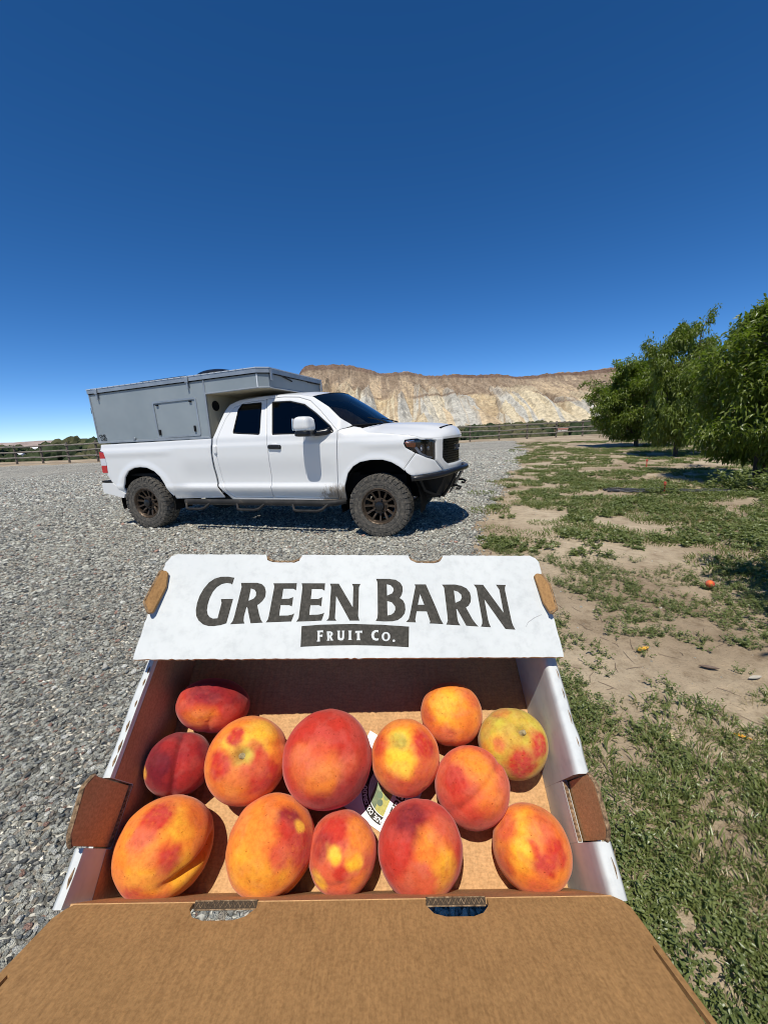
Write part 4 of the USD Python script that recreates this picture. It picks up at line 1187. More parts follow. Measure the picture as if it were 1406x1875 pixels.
# --- running boards with hoop steps
for s_ in (-1, 1):
    rb = obj('running_board', tube([(-3.18, 1.00 * s_, .475), (-3.14, 1.03 * s_, .47), (-.75, 1.03 * s_, .47), (-.62, 1.01 * s_, .475), (-.50, .93 * s_, .49)], [.03, .045, .045, .045, .04], 12), M['bar'], truck, smooth=True)
    for a0, a1 in ((-3.13, -2.68), (-2.20, -1.72), (-1.27, -.72)):
        obj('step_hoop', tube([(a0, 1.05 * s_, .465), (a0 + .045, 1.10 * s_, .385), (a0 + .10, 1.115 * s_, .375), (a1 - .14, 1.115 * s_, .375), (a1 - .07, 1.10 * s_, .395), (a1, 1.05 * s_, .46)], .019, 8), M['bar'], rb, smooth=True)

# --- front bumper bar, lower guard
ub = np.linspace(.45, FW - .45, 41)
zb = .800 + .055 * np.clip((1 - np.abs(ub - UC) / (UC - .45)) * 1.3, 0, 1)
pb = S(ub, np.full_like(ub, .86), .042); pb[:, 2] = zb; pb[:, 1] = pb[:, 1]
pb[:, 0] += .040 * smoothstep(.6, 0, np.abs(pb[:, 1]))
obj('bumper_bar', tube(pb, .036, 12), M['gloss_black'], truck, smooth=True)
gd = trimesh.convex.convex_hull(np.array([(x, y * s_, z) for s_ in (-1, 1) for x, y, z in ((.93, .35, .80), (.84, .62, .80), (.70, .62, .54), (.76, .40, .47), (.52, .62, .50), (.52, .66, .82), (.6, .5, .46))]))
obj('lower_guard', gd, M['black'], truck)
obj('skid_plate', trimesh.convex.convex_hull(np.array([(.985, -.28, .80), (.985, .28, .80), (.825, .24, .50), (.825, -.24, .50), (1.0, -.28, .795), (1.0, .28, .795), (.84, .24, .495), (.84, -.24, .495)])), mat('skid_grey', (.10, .096, .09), .6, metallic=.4), truck)
for s_ in (-1, 1):
    obj('tow_hook', tube([(.82, .34 * s_, .62), (.96, .34 * s_, .62), (1.01, .34 * s_, .595), (.99, .34 * s_, .57), (.94, .34 * s_, .575)], .016, 8), M['black'], truck, smooth=True)
    obj('guard_strut', tube([(.96, .50 * s_, .80), (.88, .47 * s_, .64), (.77, .44 * s_, .48)], .022, 8), M['gloss_black'], truck, smooth=True)
    obj('side_guard', tube([(.55, .96 * s_, .80), (.58, .80 * s_, .62), (.75, .6 * s_, .50)], .02, 8), M['black'], truck, smooth=True)

# --- chassis and wheel wells
obj('frame', cat_([bx(-4.6, .62, s_ * .52 - .05, s_ * .52 + .05, .52, .68) for s_ in (-1, 1)] + [bx(x, x + .09, -.5, .5, .56, .66) for x in (-4.5, -3.3, -2.2, -1.2, .2)]), M['under'], truck)
obj('belly', bx(-2.50, .35, -.84, .84, .60, .84), M['under'], truck)
obj('axle', cat_(tube([(-WB, -.72, .43), (-WB, .72, .43)], .06, 10), trimesh.creation.icosphere(subdivisions=2, radius=.16).apply_translation((-WB, .05, .43))), M['under'], truck, smooth=40)
obj('axle', cat_(tube([(0, -.72, .43), (0, .72, .43)], .04, 10), bx(-.2, .2, -.35, .35, .38, .56, .05)), M['under'], truck, smooth=40)
obj('exhaust', tube([(-2.0, -.35, .5), (-3.2, -.40, .5), (-4.2, -.62, .62), (-4.75, -.66, .58)], .04, 10), M['under'], truck, smooth=40)
obj('spare_wheel', tube([(-4.55, 0, .60), (-4.55, 0, .78)], .36, 24), M['under'], truck, smooth=40)
for cxw, zc in ((0.0, .47), (-WB, .46)):
    for s_ in (-1, 1):
        an = np.linspace(-.25, math.pi + .25, 26)
        P_ = np.stack([np.stack([cxw + .565 * np.cos(an), np.full_like(an, s_ * y), zc + .575 * np.sin(an)], -1) for y in (.965, .60)], 1)
        m = grid_mesh(P_)
        obj('wheel_well', cat_(m, trimesh.Trimesh(m.vertices, m.faces[:, ::-1], process=False).apply_translation((0, 0, .004))), M['under'], truck, smooth=True)
        obj('well_wall', bx(cxw - .55, cxw + .55, (s_ * .60) - .01, (s_ * .60) + .01, .5, 1.05), M['under'], truck)

# --- the cabin seen dimly through the glass
M['seat'] = mat('dark_seat_cloth', (.05, .05, .052), .85)
M['dash'] = mat('dark_dashboard', (.13, .14, .12), .7)
obj('cabin_floor', bx(-2.45, -.3, -.86, .86, .84, .88), M['under'], truck)
for y in (-.42, .42):
    st = obj('seat', cat_(bx(-1.72, -1.20, y - .27, y + .27, .95, 1.17, .06), bx(-1.85, -1.66, y - .26, y + .26, 1.1, 1.66, .06)), M['seat'], truck, smooth=30)
    obj('headrest', bx(-1.86, -1.74, y - .13, y + .13, 1.68, 1.86, .04), M['seat'], st, smooth=30)
obj('rear_seat', cat_(bx(-2.42, -1.98, -.75, .75, .95, 1.18, .05), bx(-2.44, -2.30, -.75, .75, 1.1, 1.66, .05)), M['seat'], truck, smooth=30)
dsh = trimesh.convex.convex_hull(np.array([(x, y, z) for y in (-.84, .84) for x, z in ((-.95, 1.0), (-.98, 1.34), (-.86, 1.45), (-.42, 1.47), (-.30, 1.40), (-.32, 1.0))]))
obj('dashboard', dsh, M['dash'], truck, smooth=30)
an = np.linspace(0, 2 * np.pi, 25)
obj('steering_wheel', tube(np.stack([-1.10 + .08 * np.sin(an), .42 + .19 * np.cos(an), 1.36 + .17 * np.sin(an)], 1), .018, 8), M['dash'], truck, smooth=True)

# --- wheels
M['rubber'] = mat_noise('dusty_tyre', [(.3, (.045, .042, .037)), (.5, (.075, .069, .060)), (.72, (.15, .13, .105))], 26.0, rough=.9, spec=.15, bump=.004, bump_scale=60)
M['bronze'] = mat_noise('bronze_rim', [(.3, (.060, .043, .030)), (.6, (.095, .068, .047)), (.8, (.14, .112, .088))], 9.0, rough=.5, metallic=.6)
M['rim_dark'] = mat('rim_barrel', (.02, .019, .018), .5, metallic=.4)
R_, WD = .43, .29


def lathe(prof, n=72):
    """(radius, y) profile turned about the y axis"""
    prof = np.array(prof); an = np.arange(n + 1) * 2 * np.pi / n
    P_ = np.stack([np.stack([prof[:, 0] * np.cos(t), prof[:, 1], prof[:, 0] * np.sin(t)], -1) for t in an], 0)
    return grid_mesh(P_)


TYRE = [(.235, -.13), (.245, -.142), (.262, -.146), (.30, -.150), (.345, -.152), (.385, -.146), (.405, -.136), (.413, -.12), (.415, 0), (.413, .12), (.405, .136), (.385, .146), (.345, .152), (.30, .15), (.262, .146), (.245, .142), (.235, .13)]


def treads():
    ms = []
    rg = np.random.default_rng(3)
    for row, (y0, y1, r0, r1, ph) in enumerate([(-.148, -.085, .372, .430, 0), (-.078, -.010, .405, .432, .5), (.010, .078, .405, .432, .1), (.085, .148, .372, .430, .6)]):
        for k in range(34):
            t0 = (k + ph) * 2 * np.pi / 34; w = (.068 if k % 2 else .062) / .43
            pts_ = []
            for t in (t0 - w / 2, t0 + w / 2):
                sh = .012 * (1 if row in (0, 2) else -1)
                for y in (y0, y1):
                    tt_ = t + (sh if y == y0 else -sh)
                    edge_ = (row == 0 and y == y0) or (row == 3 and y == y1)
                    for r in ((r0 if edge_ else .405), r1 - (.012 if edge_ else 0)):
                        pts_.append((r * math.cos(tt_), y, r * math.sin(tt_)))
            ms.append(trimesh.convex.convex_hull(np.array(pts_)))
    return cat_(ms)


def sidewall():
    ms = []
    for s_ in (-1, 1):
        for k in range(34):
            t0 = (k + .25 + .25 * s_) * 2 * np.pi / 34
            ln = .030 if k % 2 else .048
            pts_ = []
            for t in (t0 - .055, t0 + .055):
                for r in (.408, .408 - ln):
                    for y in (.140, .1535):
                        pts_.append((r * math.cos(t), s_ * (y if r > .39 else y + .003), r * math.sin(t)))
            ms.append(trimesh.convex.convex_hull(np.array(pts_)))
        ms.append(lathe([(.292, s_ * .149), (.294, s_ * .1535), (.300, s_ * .1535), (.302, s_ * .149)], 72))
        ms.append(lathe([(.352, s_ * .150), (.354, s_ * .1545), (.358, s_ * .1545), (.360, s_ * .150)], 72))
        for k in range(16):
            t0 = k * 2 * np.pi / 16 + (.06 if (k // 4) % 2 else 0)
            if k % 4 == 3:
                continue
            pts_ = [(r * math.cos(t), s_ * y, r * math.sin(t)) for t in (t0 - .10, t0 + .10) for r in (.312, .342) for y in (.148, .1528)]
            ms.append(trimesh.convex.convex_hull(np.array(pts_)))
    return cat_(ms)


TREAD = cat_(treads(), sidewall())
RIM = [(.215, .06), (.215, -.085), (.222, -.115), (.232, -.138), (.243, -.146), (.250, -.143), (.246, -.130), (.236, -.128), (.232, .12), (.215, .12)]
face = Point(0, 0).buffer(.222, 48)
wins = []
NS = 12
for k in range(NS):
    t = (k + .5) * 2 * np.pi / NS
    hw0, hw1 = .013, .036
    pr, qr = .112, .203
    pts_ = [(pr * math.cos(t) - hw0 * -math.sin(t) * -1, 0)]
    n_ = np.array([-math.sin(t), math.cos(t)]); d_ = np.array([math.cos(t), math.sin(t)])
    wins.append(Polygon([d_ * pr - n_ * hw0, d_ * qr - n_ * hw1, d_ * (qr + .004), d_ * qr + n_ * hw1, d_ * pr + n_ * hw0]).buffer(.004, join_style=1))
face = face.difference(unary_union(wins)).difference(Point(0, 0).buffer(.062, 32))
fm = prism(face, 1.0)
fv = np.asarray(fm.vertices)
rr = np.hypot(fv[:, 0], fv[:, 1])
yf = -.118 + .035 * smoothstep(.20, .10, rr)
FACE = trimesh.Trimesh(np.stack([fv[:, 0], np.where(fv[:, 2] > .5, yf, yf + .03), fv[:, 1]], 1), fm.faces[:, ::-1] if False else fm.faces, process=False)
FACE.fix_normals()
bolts = cat_([tube([(.238 * math.cos(t), -.140, .238 * math.sin(t)), (.238 * math.cos(t), -.152, .238 * math.sin(t))], .0065, 6) for t in np.arange(24) * 2 * np.pi / 24])
lugs = cat_([tube([(.085 * math.cos(t), -.085, .085 * math.sin(t)), (.085 * math.cos(t), -.112, .085 * math.sin(t))], .011, 6) for t in np.arange(5) * 2 * np.pi / 5])
capm = lathe([(.064, -.06), (.064, -.125), (.058, -.135), (.04, -.14), (.0, -.142)], 32)
for (wx, s_, st) in ((0.0, -1, 0), (-WB, -1, .2), (0.0, 1, .5), (-WB, 1, .8)):
    root = UsdGeom.Xform.Define(stage, numbered(TP, 'wheel'))
    root.AddTranslateOp().Set(Gf.Vec3d(wx, s_ * .862, R_))
    if s_ > 0:
        root.AddRotateZOp().Set(180.0)
    root.AddRotateYOp().Set(st * 57.0)
    rp_ = root.GetPrim()
    obj('tyre', lathe(TYRE), M['rubber'], rp_, smooth=40)
    obj('tread', TREAD, M['rubber'], rp_)
    obj('rim', cat_(lathe(RIM), FACE), M['bronze'], rp_, smooth=35)
    obj('barrel', lathe([(.214, .12), (.214, -.09)]), M['rim_dark'], rp_, smooth=True)
    obj('brake', lathe([(.0, -.03), (.17, -.03), (.17, .02)], 40), M['under'], rp_, smooth=35)
    obj('bolts', bolts, M['bronze'], rp_)
    obj('hub_cap', cat_(capm, lugs), M['gloss_black'], rp_, smooth=35)

# ------------------------------------------------------------------ the camper on the bed
M['alu'] = mat_noise('grey_camper_skin', [(.3, (.215, .25, .262)), (.5, (.245, .28, .292)), (.7, (.275, .308, .318))], 1.4, rough=.5, spec=.4, metallic=.15)
M['trim'] = mat_noise('aluminium_trim', [(.3, (.28, .30, .31)), (.7, (.40, .42, .43))], 5, rough=.38, metallic=.55)
M['liner'] = mat('beige_liner', (.42, .38, .28), .8)
CX0 = -3.75
_o = np.array([TX, TY, 0]) + CX0 * np.array([cs_, sn_, 0])
camper = thing('truck_camper', 'grey aluminium pop top camper sitting on the truck bed and reaching over the cab', 'camper', (_o[0], _o[1], 1.43), YAW)


def cobj(name, mesh, m, parent=camper, smooth=False, **k):
    mesh = trimesh.Trimesh(np.asarray(mesh.vertices) - [CX0, 0, 1.43], mesh.faces, process=False)
    return obj(name, mesh, m, parent, smooth=smooth, **k)


YC = .93
zb_ = lambda x: 2.21 + (x + 4.89) * .0235            # lower edge of the roof rim
prof_ = Polygon([(-4.86, 1.432), (-2.62, 1.432), (-2.62, 2.06), (-1.72, 2.085), (-1.72, zb_(-1.72)), (-4.89, zb_(-4.89))])
hatch = soft([(-3.60, 1.985), (-2.815, 2.005), (-2.80, 1.49), (-3.58, 1.475)], .015)
seam = sbox(-2.632, 2.0, -2.618, 2.4)
for s_ in (-1, 1):
    y0, y1 = (-YC, -YC + .03) if s_ < 0 else (YC - .03, YC)
    pp_ = prof_.difference(hatch.buffer(.012)) if s_ < 0 else prof_
    cobj('side_wall', cat_([xz_slab(g_, y0, y1) for g_ in (pp_.difference(sbox(-2.625, 1, 0, 3)), pp_.intersection(sbox(-2.615, 1, 0, 3)))]), M['alu'])
hz0 = -YC - .006
ht = cobj('side_hatch', xz_slab(hatch, -YC + .004, -YC + .024), M['alu'], label='outlined rectangular hatch door in the grey side')
cobj('hatch_frame', xz_slab(hatch.buffer(.022).difference(hatch.buffer(-.004)), -YC - .010, -YC + .01), M['trim'], ht)
for x, z, w, h, m in ((-3.545, 1.545, .030, .085, 'black'), (-2.875, 1.575, .030, .090, 'black'), (-3.53, 1.955, .045, .022, 'black'), (-2.90, 1.975, .045, .022, 'black')):
    cobj('hatch_latch', bx(x - w / 2, x + w / 2, -YC - .022, -YC + .004, z - h / 2, z + h / 2, .006), M[m], ht)
edge_trim = lambda p, r=.012: tube(p, r, 6)
cobj('corner_trim', edge_trim([(-4.86, -YC - .002, 1.44), (-4.889, -YC - .002, 2.21)], .014), M['trim'])
cobj('corner_trim', edge_trim([(-2.62, -YC - .002, 1.45), (-2.62, -YC - .002, 2.255)], .014), M['trim'])
cobj('base_trim', bx(-4.86, -2.61, -YC - .014, -YC + .01, 1.416, 1.452, .005), M['trim'])
cobj('rear_wall', trimesh.convex.convex_hull(np.array([(x + d, s_ * (YC - .031), z) for s_ in (-1, 1) for d in (0, .03) for x, z in ((-4.86, 1.432), (-4.889, 2.20))])), M['alu'])
cobj('rear_bracket', bx(-4.935, -4.885, -.92, -.88, 1.90, 2.0, .008), M['black'])
fw = cobj('front_wall', bx(-2.65, -2.62, -YC + .031, YC - .031, 1.432, 2.06), M['liner'])
an = np.linspace(0, 2 * np.pi, 25)
cobj('vent_hole', tube([(-2.622, -.74, 1.90), (-2.608, -.74, 1.90)], .075, 20), M['black'], fw, smooth=40)
cobj('bed_tub', bx(-4.72, -2.66, -.84, .84, 1.10, 1.428), M['alu'])
FRX, CHY = -1.60, .82
fl_ = Polygon([(-2.618, -YC + .031), (-1.72, -YC + .031), (FRX - .02, -CHY), (FRX - .02, CHY), (-1.72, YC - .031), (-2.618, YC - .031)])
m = prism(fl_, .03)
v = np.asarray(m.vertices); v = np.stack([v[:, 0], v[:, 1], v[:, 2] + 2.055 + (v[:, 0] + 2.62) * .0275], 1)
cobj('bunk_floor', trimesh.Trimesh(v, m.faces, process=False), M['liner'])
for s_ in (-1, 1):
    a_ = np.array([(-1.72, s_ * YC), (FRX, s_ * CHY)])
    pts_ = []
    for (x, y) in a_:
        for d in (0, .03):
            for z in (2.085 if x < -1.65 else 2.09, zb_(x)):
                pts_.append((x - d * .6, y - s_ * d * .6, z))
    cobj('bunk_corner', trimesh.convex.convex_hull(np.array(pts_)), M['alu'])
cobj('bunk_front', bx(FRX - .03, FRX, -CHY, CHY, 2.09, zb_(FRX)), M['alu'])
cobj('corner_trim', edge_trim([(-1.72, -YC, 2.088), (-1.72, -YC, zb_(-1.72))], .008), mat('white_trim', (.75, .77, .78), .5))
lip = [(-2.62, -YC, 2.062), (-1.72, -YC, 2.088), (FRX, -CHY, 2.092), (FRX, CHY, 2.092), (-1.72, YC, 2.088), (-2.62, YC, 2.062)]
cobj('bunk_trim', tube(lip, .012, 6), M['trim'])
# roof lid: an overhanging rim and a flat skin
out = Polygon([(-4.905, -YC - .022), (-1.715, -YC - .022), (FRX + .022, -CHY - .012), (FRX + .022, CHY + .012), (-1.715, YC + .022), (-4.905, YC + .022)])


def tilt(m):
    v = np.asarray(m.vertices)
    return trimesh.Trimesh(np.stack([v[:, 0], v[:, 1], v[:, 2] + zb_(v[:, 0])], 1), m.faces, process=False)


rl = cobj('roof_lid', tilt(prism(out.buffer(-.012, join_style=2), .072, .004)), M['alu'])
cobj('lid_rim', tilt(prism(out.difference(out.buffer(-.025, join_style=2)), .058, .0)), M['trim'], rl)
cobj('lid_bead', tilt(prism(out.buffer(.006, join_style=2).difference(out.buffer(-.03, join_style=2)), .013, .060)), mat('bright_bead', (.55, .57, .58), .35, metallic=.3), rl)
cobj('lid_seal', tilt(prism(out.buffer(-.008, join_style=2).difference(out.buffer(-.03, join_style=2)), .014, -.013)), M['black'], rl)
riv = [bx(x, x + .02, -YC - .032, -YC - .028, .064, .070) for x in np.arange(-4.8, -1.8, .12)]
cobj('rivets', tilt(cat_(riv)), M['trim'], rl)
for x in (-2.895, -4.70):
    cobj('roof_latch', cat_(bx(x - .028, x + .028, -YC - .045, -YC - .024, zb_(x) - .02, zb_(x) + .055, .006), bx(x - .012, x + .014, -YC - .036, -YC - .006, zb_(x) - .11, zb_(x) - .01, .005)), M['trim'])
cobj('roof_latch', cat_(bx(FRX + .024, FRX + .04, -CHY + .0, -CHY + .05, zb_(FRX) - .10, zb_(FRX) + .05, .005)), M['trim'])
cobj('roof_latch', cat_(bx(FRX + .024, FRX + .04, CHY - .05, CHY, zb_(FRX) - .13, zb_(FRX) + .03, .005)), M['trim'])
cobj('gas_strut', tube([(FRX + .012, -CHY + .22, zb_(FRX) + .01), (FRX + .014, -CHY + .62, zb_(FRX) - .055)], .010, 6), M['black'])
cobj('gas_strut', tube([(FRX + .012, CHY - .08, zb_(FRX) - .01), (FRX + .014, CHY - .50, zb_(FRX) - .015)], .010, 6), M['black'])
cobj('tie_bolt', bx(-4.10, -4.05, -YC - .03, -YC, 1.455, 1.49, .006), M['trim'])
sp_ = bx(-3.95, -3.05, -.80, .05, .085, .115, .006)
cobj('solar_panel', tilt(sp_), M['gloss_black'])
dome = trimesh.creation.icosphere(subdivisions=3); dome.apply_scale((.34, .30, .11)); dv = np.asarray(dome.vertices); dv[:, 2] = np.maximum(dv[:, 2], -.01)
dome = trimesh.Trimesh(dv + [-2.68, -.52, .085], dome.faces, process=False)
cobj('roof_fan', tilt(dome), M['gloss_black'], smooth=True)
for row, (txt, z) in enumerate((('OVR', 1.512), ('LND', 1.462))):
    w = meshkit.text_mesh(txt, .046, .003, bold=True)
    wv = np.asarray(w.vertices).copy()
    wv[:, 0] = (wv[:, 0] - wv[:, 0].min()) / (wv[:, 0].max() - wv[:, 0].min()) * .118
    cobj('lettering', trimesh.Trimesh(np.stack([-4.825 + wv[:, 0] * 1.12 + .02 * row, -YC - .001 - wv[:, 2], z + wv[:, 1]], 1), w.faces, process=False), M['black'])
cobj('lettering_rule', bx(-4.80, -4.68, -YC - .003, -YC, 1.449, 1.4545), M['black'])
# ------------------------------------------------------------------ the cardboard box (its own frame: x right, y away from the viewer, z out of the opening; tilted up towards the viewer)
BR = np.array([[0.9985, 0.02354, 0.04951], [0.01124, 0.79601, -0.60518], [-0.05365, 0.60482, 0.79455]])
BO = np.array([-0.0501, 0.3044, 0.9617])
BW, BL, BH = .46, .312, .1003
B4 = Gf.Matrix4d(*BR[:, 0], 0, *BR[:, 1], 0, *BR[:, 2], 0, *BO, 1)
box_t = thing('fruit_box', 'open white and brown cardboard fruit box tilted towards the camera', 'box', matrix=B4)


def to_box(p):
    return (np.asarray(p) - BO) @ BR


def kraft(name, base, stretch, streak=.5):
    n = {'c': ('texture_coordinate', {}), 'mp': ('mapping', {'scale': stretch}), 'n1': ('noise_texture', {'scale': 150.0, 'detail': 6.0, 'roughness': .75}), 'n2': ('noise_texture', {'scale': 22.0, 'detail': 4.0}), 'n3': ('noise_texture', {'scale': 420.0, 'detail': 3.0}),
         'r': ('rgb_ramp', {'ramp': [(.3, (.68, .65, .62)), (.5, (1, 1, 1)), (.70, (1.32, 1.30, 1.26))]}), 'r2': ('rgb_ramp', {'ramp': [(.3, (.92, .91, .90)), (.6, (1.03, 1.03, 1.03))]}), 'r3': ('rgb_ramp', {'ramp': [(.35, (.86, .85, .83)), (.6, (1.06, 1.06, 1.06))]}),
         'a': ('mix_color', {'blend_type': 'multiply', 'fac': streak, 'a': base}), 'b': ('mix_color', {'blend_type': 'multiply', 'fac': 1.0}), 'd': ('mix_color', {'blend_type': 'multiply', 'fac': 1.0}),
         'p': ('principled_bsdf', {'roughness': .78, 'specular_ior_level': .22}), 'bu': ('bump', {'strength': .5, 'distance': .0006})}
    l = [('c.object', 'mp.vector'), ('mp.vector', 'n1.vector'), ('c.object', 'n2.vector'), ('c.object', 'n3.vector'), ('n1.fac', 'r.fac'), ('n2.fac', 'r2.fac'), ('n3.fac', 'r3.fac'), ('r.color', 'a.b'), ('a.result', 'b.a'), ('r2.color', 'b.b'), ('b.result', 'd.a'), ('r3.color', 'd.b'), ('d.result', 'p.base_color'), ('n1.fac', 'bu.height'), ('bu.normal', 'p.normal')]
    return usdkit.material(stage, '/World/Looks/' + name, n, l, surface='p.BSDF')


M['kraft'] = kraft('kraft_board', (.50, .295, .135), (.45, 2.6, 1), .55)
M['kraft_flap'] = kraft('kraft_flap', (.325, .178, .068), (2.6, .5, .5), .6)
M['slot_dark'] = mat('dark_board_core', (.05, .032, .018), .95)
M['wall_shade'] = kraft('painted_wall_shade', (.40, .20, .105), (.5, .5, 2.0), .4)  # warm shade of the white left wall, put into the colour
M['kraft_edge'] = mat_noise('torn_board_edge', [(.3, (.26, .17, .09)), (.6, (.44, .31, .18)), (.8, (.60, .46, .30))], 130, rough=.9)
M['flute'] = mat_noise('board_cut_edge', [(.35, (.07, .045, .025)), (.55, (.24, .155, .085)), (.75, (.42, .29, .17))], 320, rough=.95)


def whiteboard(name, base):
    n = {'c': ('texture_coordinate', {}), 'n1': ('noise_texture', {'scale': 75.0, 'detail': 5.0, 'roughness': .7}), 'n2': ('noise_texture', {'scale': 11.0, 'detail': 4.0}), 'r': ('rgb_ramp', {'ramp': [(.3, (.88, .885, .89)), (.5, (1.0, 1.0, 1.0)), (.75, (1.05, 1.05, 1.05))]}),
         'r2': ('rgb_ramp', {'ramp': [(.32, (.93, .935, .94)), (.6, (1, 1, 1))]}), 'a': ('mix_color', {'blend_type': 'multiply', 'fac': 1.0, 'a': base}), 'b': ('mix_color', {'blend_type': 'multiply', 'fac': 1.0}), 'p': ('principled_bsdf', {'roughness': .62, 'specular_ior_level': .25}), 'bu': ('bump', {'strength': .4, 'distance': .0006})}
    l = [('c.object', 'n1.vector'), ('c.object', 'n2.vector'), ('n1.fac', 'r.fac'), ('n2.fac', 'r2.fac'), ('r.color', 'a.b'), ('a.result', 'b.a'), ('r2.color', 'b.b'), ('b.result', 'p.base_color'), ('n2.fac', 'bu.height'), ('bu.normal', 'p.normal')]
    return usdkit.material(stage, '/World/Looks/' + name, n, l, surface='p.BSDF')


M['white_board'] = whiteboard('white_board', (.535, .545, .522))
M['ink'] = mat_noise('dark_ink', [(.3, (.030, .028, .022)), (.5, (.045, .041, .033)), (.75, (.075, .068, .055))], 260, rough=.75, spec=.2)

# floor: shallow flutes show through the liner
nx = 240
fx = np.linspace(-BW / 2 + .006, BW / 2 - .006, nx); fy = np.linspace(0, BL, 12)
FX, FY = np.meshgrid(fx, fy, indexing='ij')
top = grid_mesh(np.stack([FX, FY, -.0007 + .00035 * np.sin(FX * 2 * np.pi / .0085)], -1))
obj('floor', cat_(top, bx(-BW / 2 + .001, BW / 2 - .001, -.002, BL, -.006, -.0015)), M['kraft'], box_t, smooth=True)

NY0, NY1 = .037, .0865         # the hand tab notch along the side walls


def yz_slab(poly, x0, x1):
    m = prism(poly, 1.0)
    v = np.asarray(m.vertices)
    t = trimesh.Trimesh(np.stack([x0 + (x1 - x0) * v[:, 2], v[:, 0], v[:, 1]], 1), m.faces, process=False)
    t.fix_normals()
    return t


def roll_section(y0, y1, z0, ztop, s_, wav=0.0, n=40):
    """the folded over inner wall: a thin inner face that widens into a rounded top"""
    xi, xo = (.2185, .2300) if s_ > 0 else (.2215, .2312)
    kk_ = 1.0 if s_ > 0 else .1
    prof = [(xi, z0), (xi - .001 * kk_, ztop * .35), (xi - .0026 * kk_, ztop - .020), (xi - .0034 * kk_, ztop - .0075), (xi - .0022 * kk_, ztop - .0025), (xi + .0005 - .0005 * kk_, ztop), (xo - .004, ztop + .0005), (xo - .0005, ztop - .003), (xo, ztop - .012), (xo, z0)]
    if ztop < BH - .01:
        prof = [(xi, z0), (xi - .001 * kk_, ztop * .5), (xi - .0012 * kk_, ztop - .0004), (xi + .0034, ztop), (xi + .0036, ztop - .01), (xi + .0036, z0)]
    prof = np.array(prof)
    ys = np.linspace(y0, y1, n)
    rings = []
    for y in ys:
        q = prof.copy()
        w = meshkit.noise(np.array([[y * 60, s_ * 3.0, 1.0]]), 4)[0] - .5
        q[6:, 0] += .0016 * w if len(q) > 8 else 0
        q[3:8, 1] += (len(q) > 8) * .0012 * (meshkit.noise(np.array([[y * 45, s_ * 5.0, 2.0]]), 8)[0] - .5)
        rings.append(np.stack([s_ * q[:, 0], np.full(len(q), y), q[:, 1]], 1))
    P_ = np.stack(rings, 0)
    P_ = np.concatenate([P_, P_[:, :1]], 1)
    m = grid_mesh(P_)
    caps = []
    for r in (rings[0], rings[-1]):
        pl = Polygon(r[:, [0, 2]])
        c = prism(pl, 1e-4)
        v = np.asarray(c.vertices)
        caps.append(trimesh.Trimesh(np.stack([v[:, 0], r[0, 1] + v[:, 2] - 5e-5, v[:, 1]], 1), c.faces, process=False))
    return m, cat_(caps)


for s_ in (-1, 1):
    wl = []
    cp = []
    for y0, y1, zt in ((.0, NY0, BH), (NY0 + .0001, NY1 - .0001, BH - .043), (NY1, BL, BH)):
        a_, b_ = roll_section(y0, y1, .0, zt, s_)
        wl.append(a_); cp.append(b_)
    side = obj('side_wall', cat_(wl), M['white_board'], box_t, smooth=50)
    ne = tube([(s_ * (.2195 if s_ > 0 else .2228), y, BH - .043) for y in np.linspace(NY0 + .001, NY1 - .001, 12)], .0019, 6)
    obj('notch_edge', ne, M['flute'], side)
    if s_ < 0:
        # brown sheet paints shade onto the white wall, short of the near glued strip
        shade_poly = Polygon([(.0005, .001), (.0005, BH - .042), (NY0 - .0005, BH - .036), (NY0 - .0005, BH - .0445), (NY1 + .0005, BH - .0445), (NY1 + .0005, BH - .006), (BL - .02, BH - .006), (BL - .02, .001)])
        obj('wall_shade_sheet', yz_slab(shade_poly, -.2212, -.2208), M['wall_shade'], side)
    obj('cut_edge', cat_(cp), M['flute'], side)
    # the upright hand tab: outer ply seen through the notch, rising over the rim
    ht_ = .030 if s_ < 0 else .012
    tabp = Polygon([(NY0 + .0012, BH - .060), (NY1 - .0012, BH - .060), (NY1 - .0012, BH + ht_ - .008), (NY1 - .010, BH + ht_), (NY0 + .008, BH + ht_ * .75), (NY0 + .0012, BH + ht_ * .75 - .007)])
    x0, x1 = (.2235, .2275)
    tb_ = obj('hand_tab', yz_slab(soft(tabp, .004), s_ * x0, s_ * x1), M['kraft'], side, smooth=30)
    edge_ = np.array(soft(tabp, .004).exterior.coords)
    pth = np.stack([np.full(len(edge_), s_ * (x0 + x1) / 2), edge_[:, 0], edge_[:, 1]], 1)
    pth = pth[pth[:, 2] > BH - .05]
    obj('tab_edge', tube(pth, .0022, 6), M['flute'], tb_)
    # perforation slits pressed in the rolled top
    for y in (.179, .159, .136, .1127, .0199) if s_ > 0 else (.185, .172, .151, .130, .112, .0995, .018):
        xx = .2250 if s_ > 0 else .2236
        sl_ = tube([(s_ * xx, y - .0068, BH + (.0003 if s_ > 0 else -.0006)), (s_ * (xx + .0004), y, BH + (.0010 if s_ > 0 else .0001)), (s_ * xx, y + .0068, BH + (.0003 if s_ > 0 else -.0006))], [.0002, .0006, .0002] if s_ > 0 else [.0004, .0013, .0004], 6)
        obj('perforation', sl_, M['flute'], side)

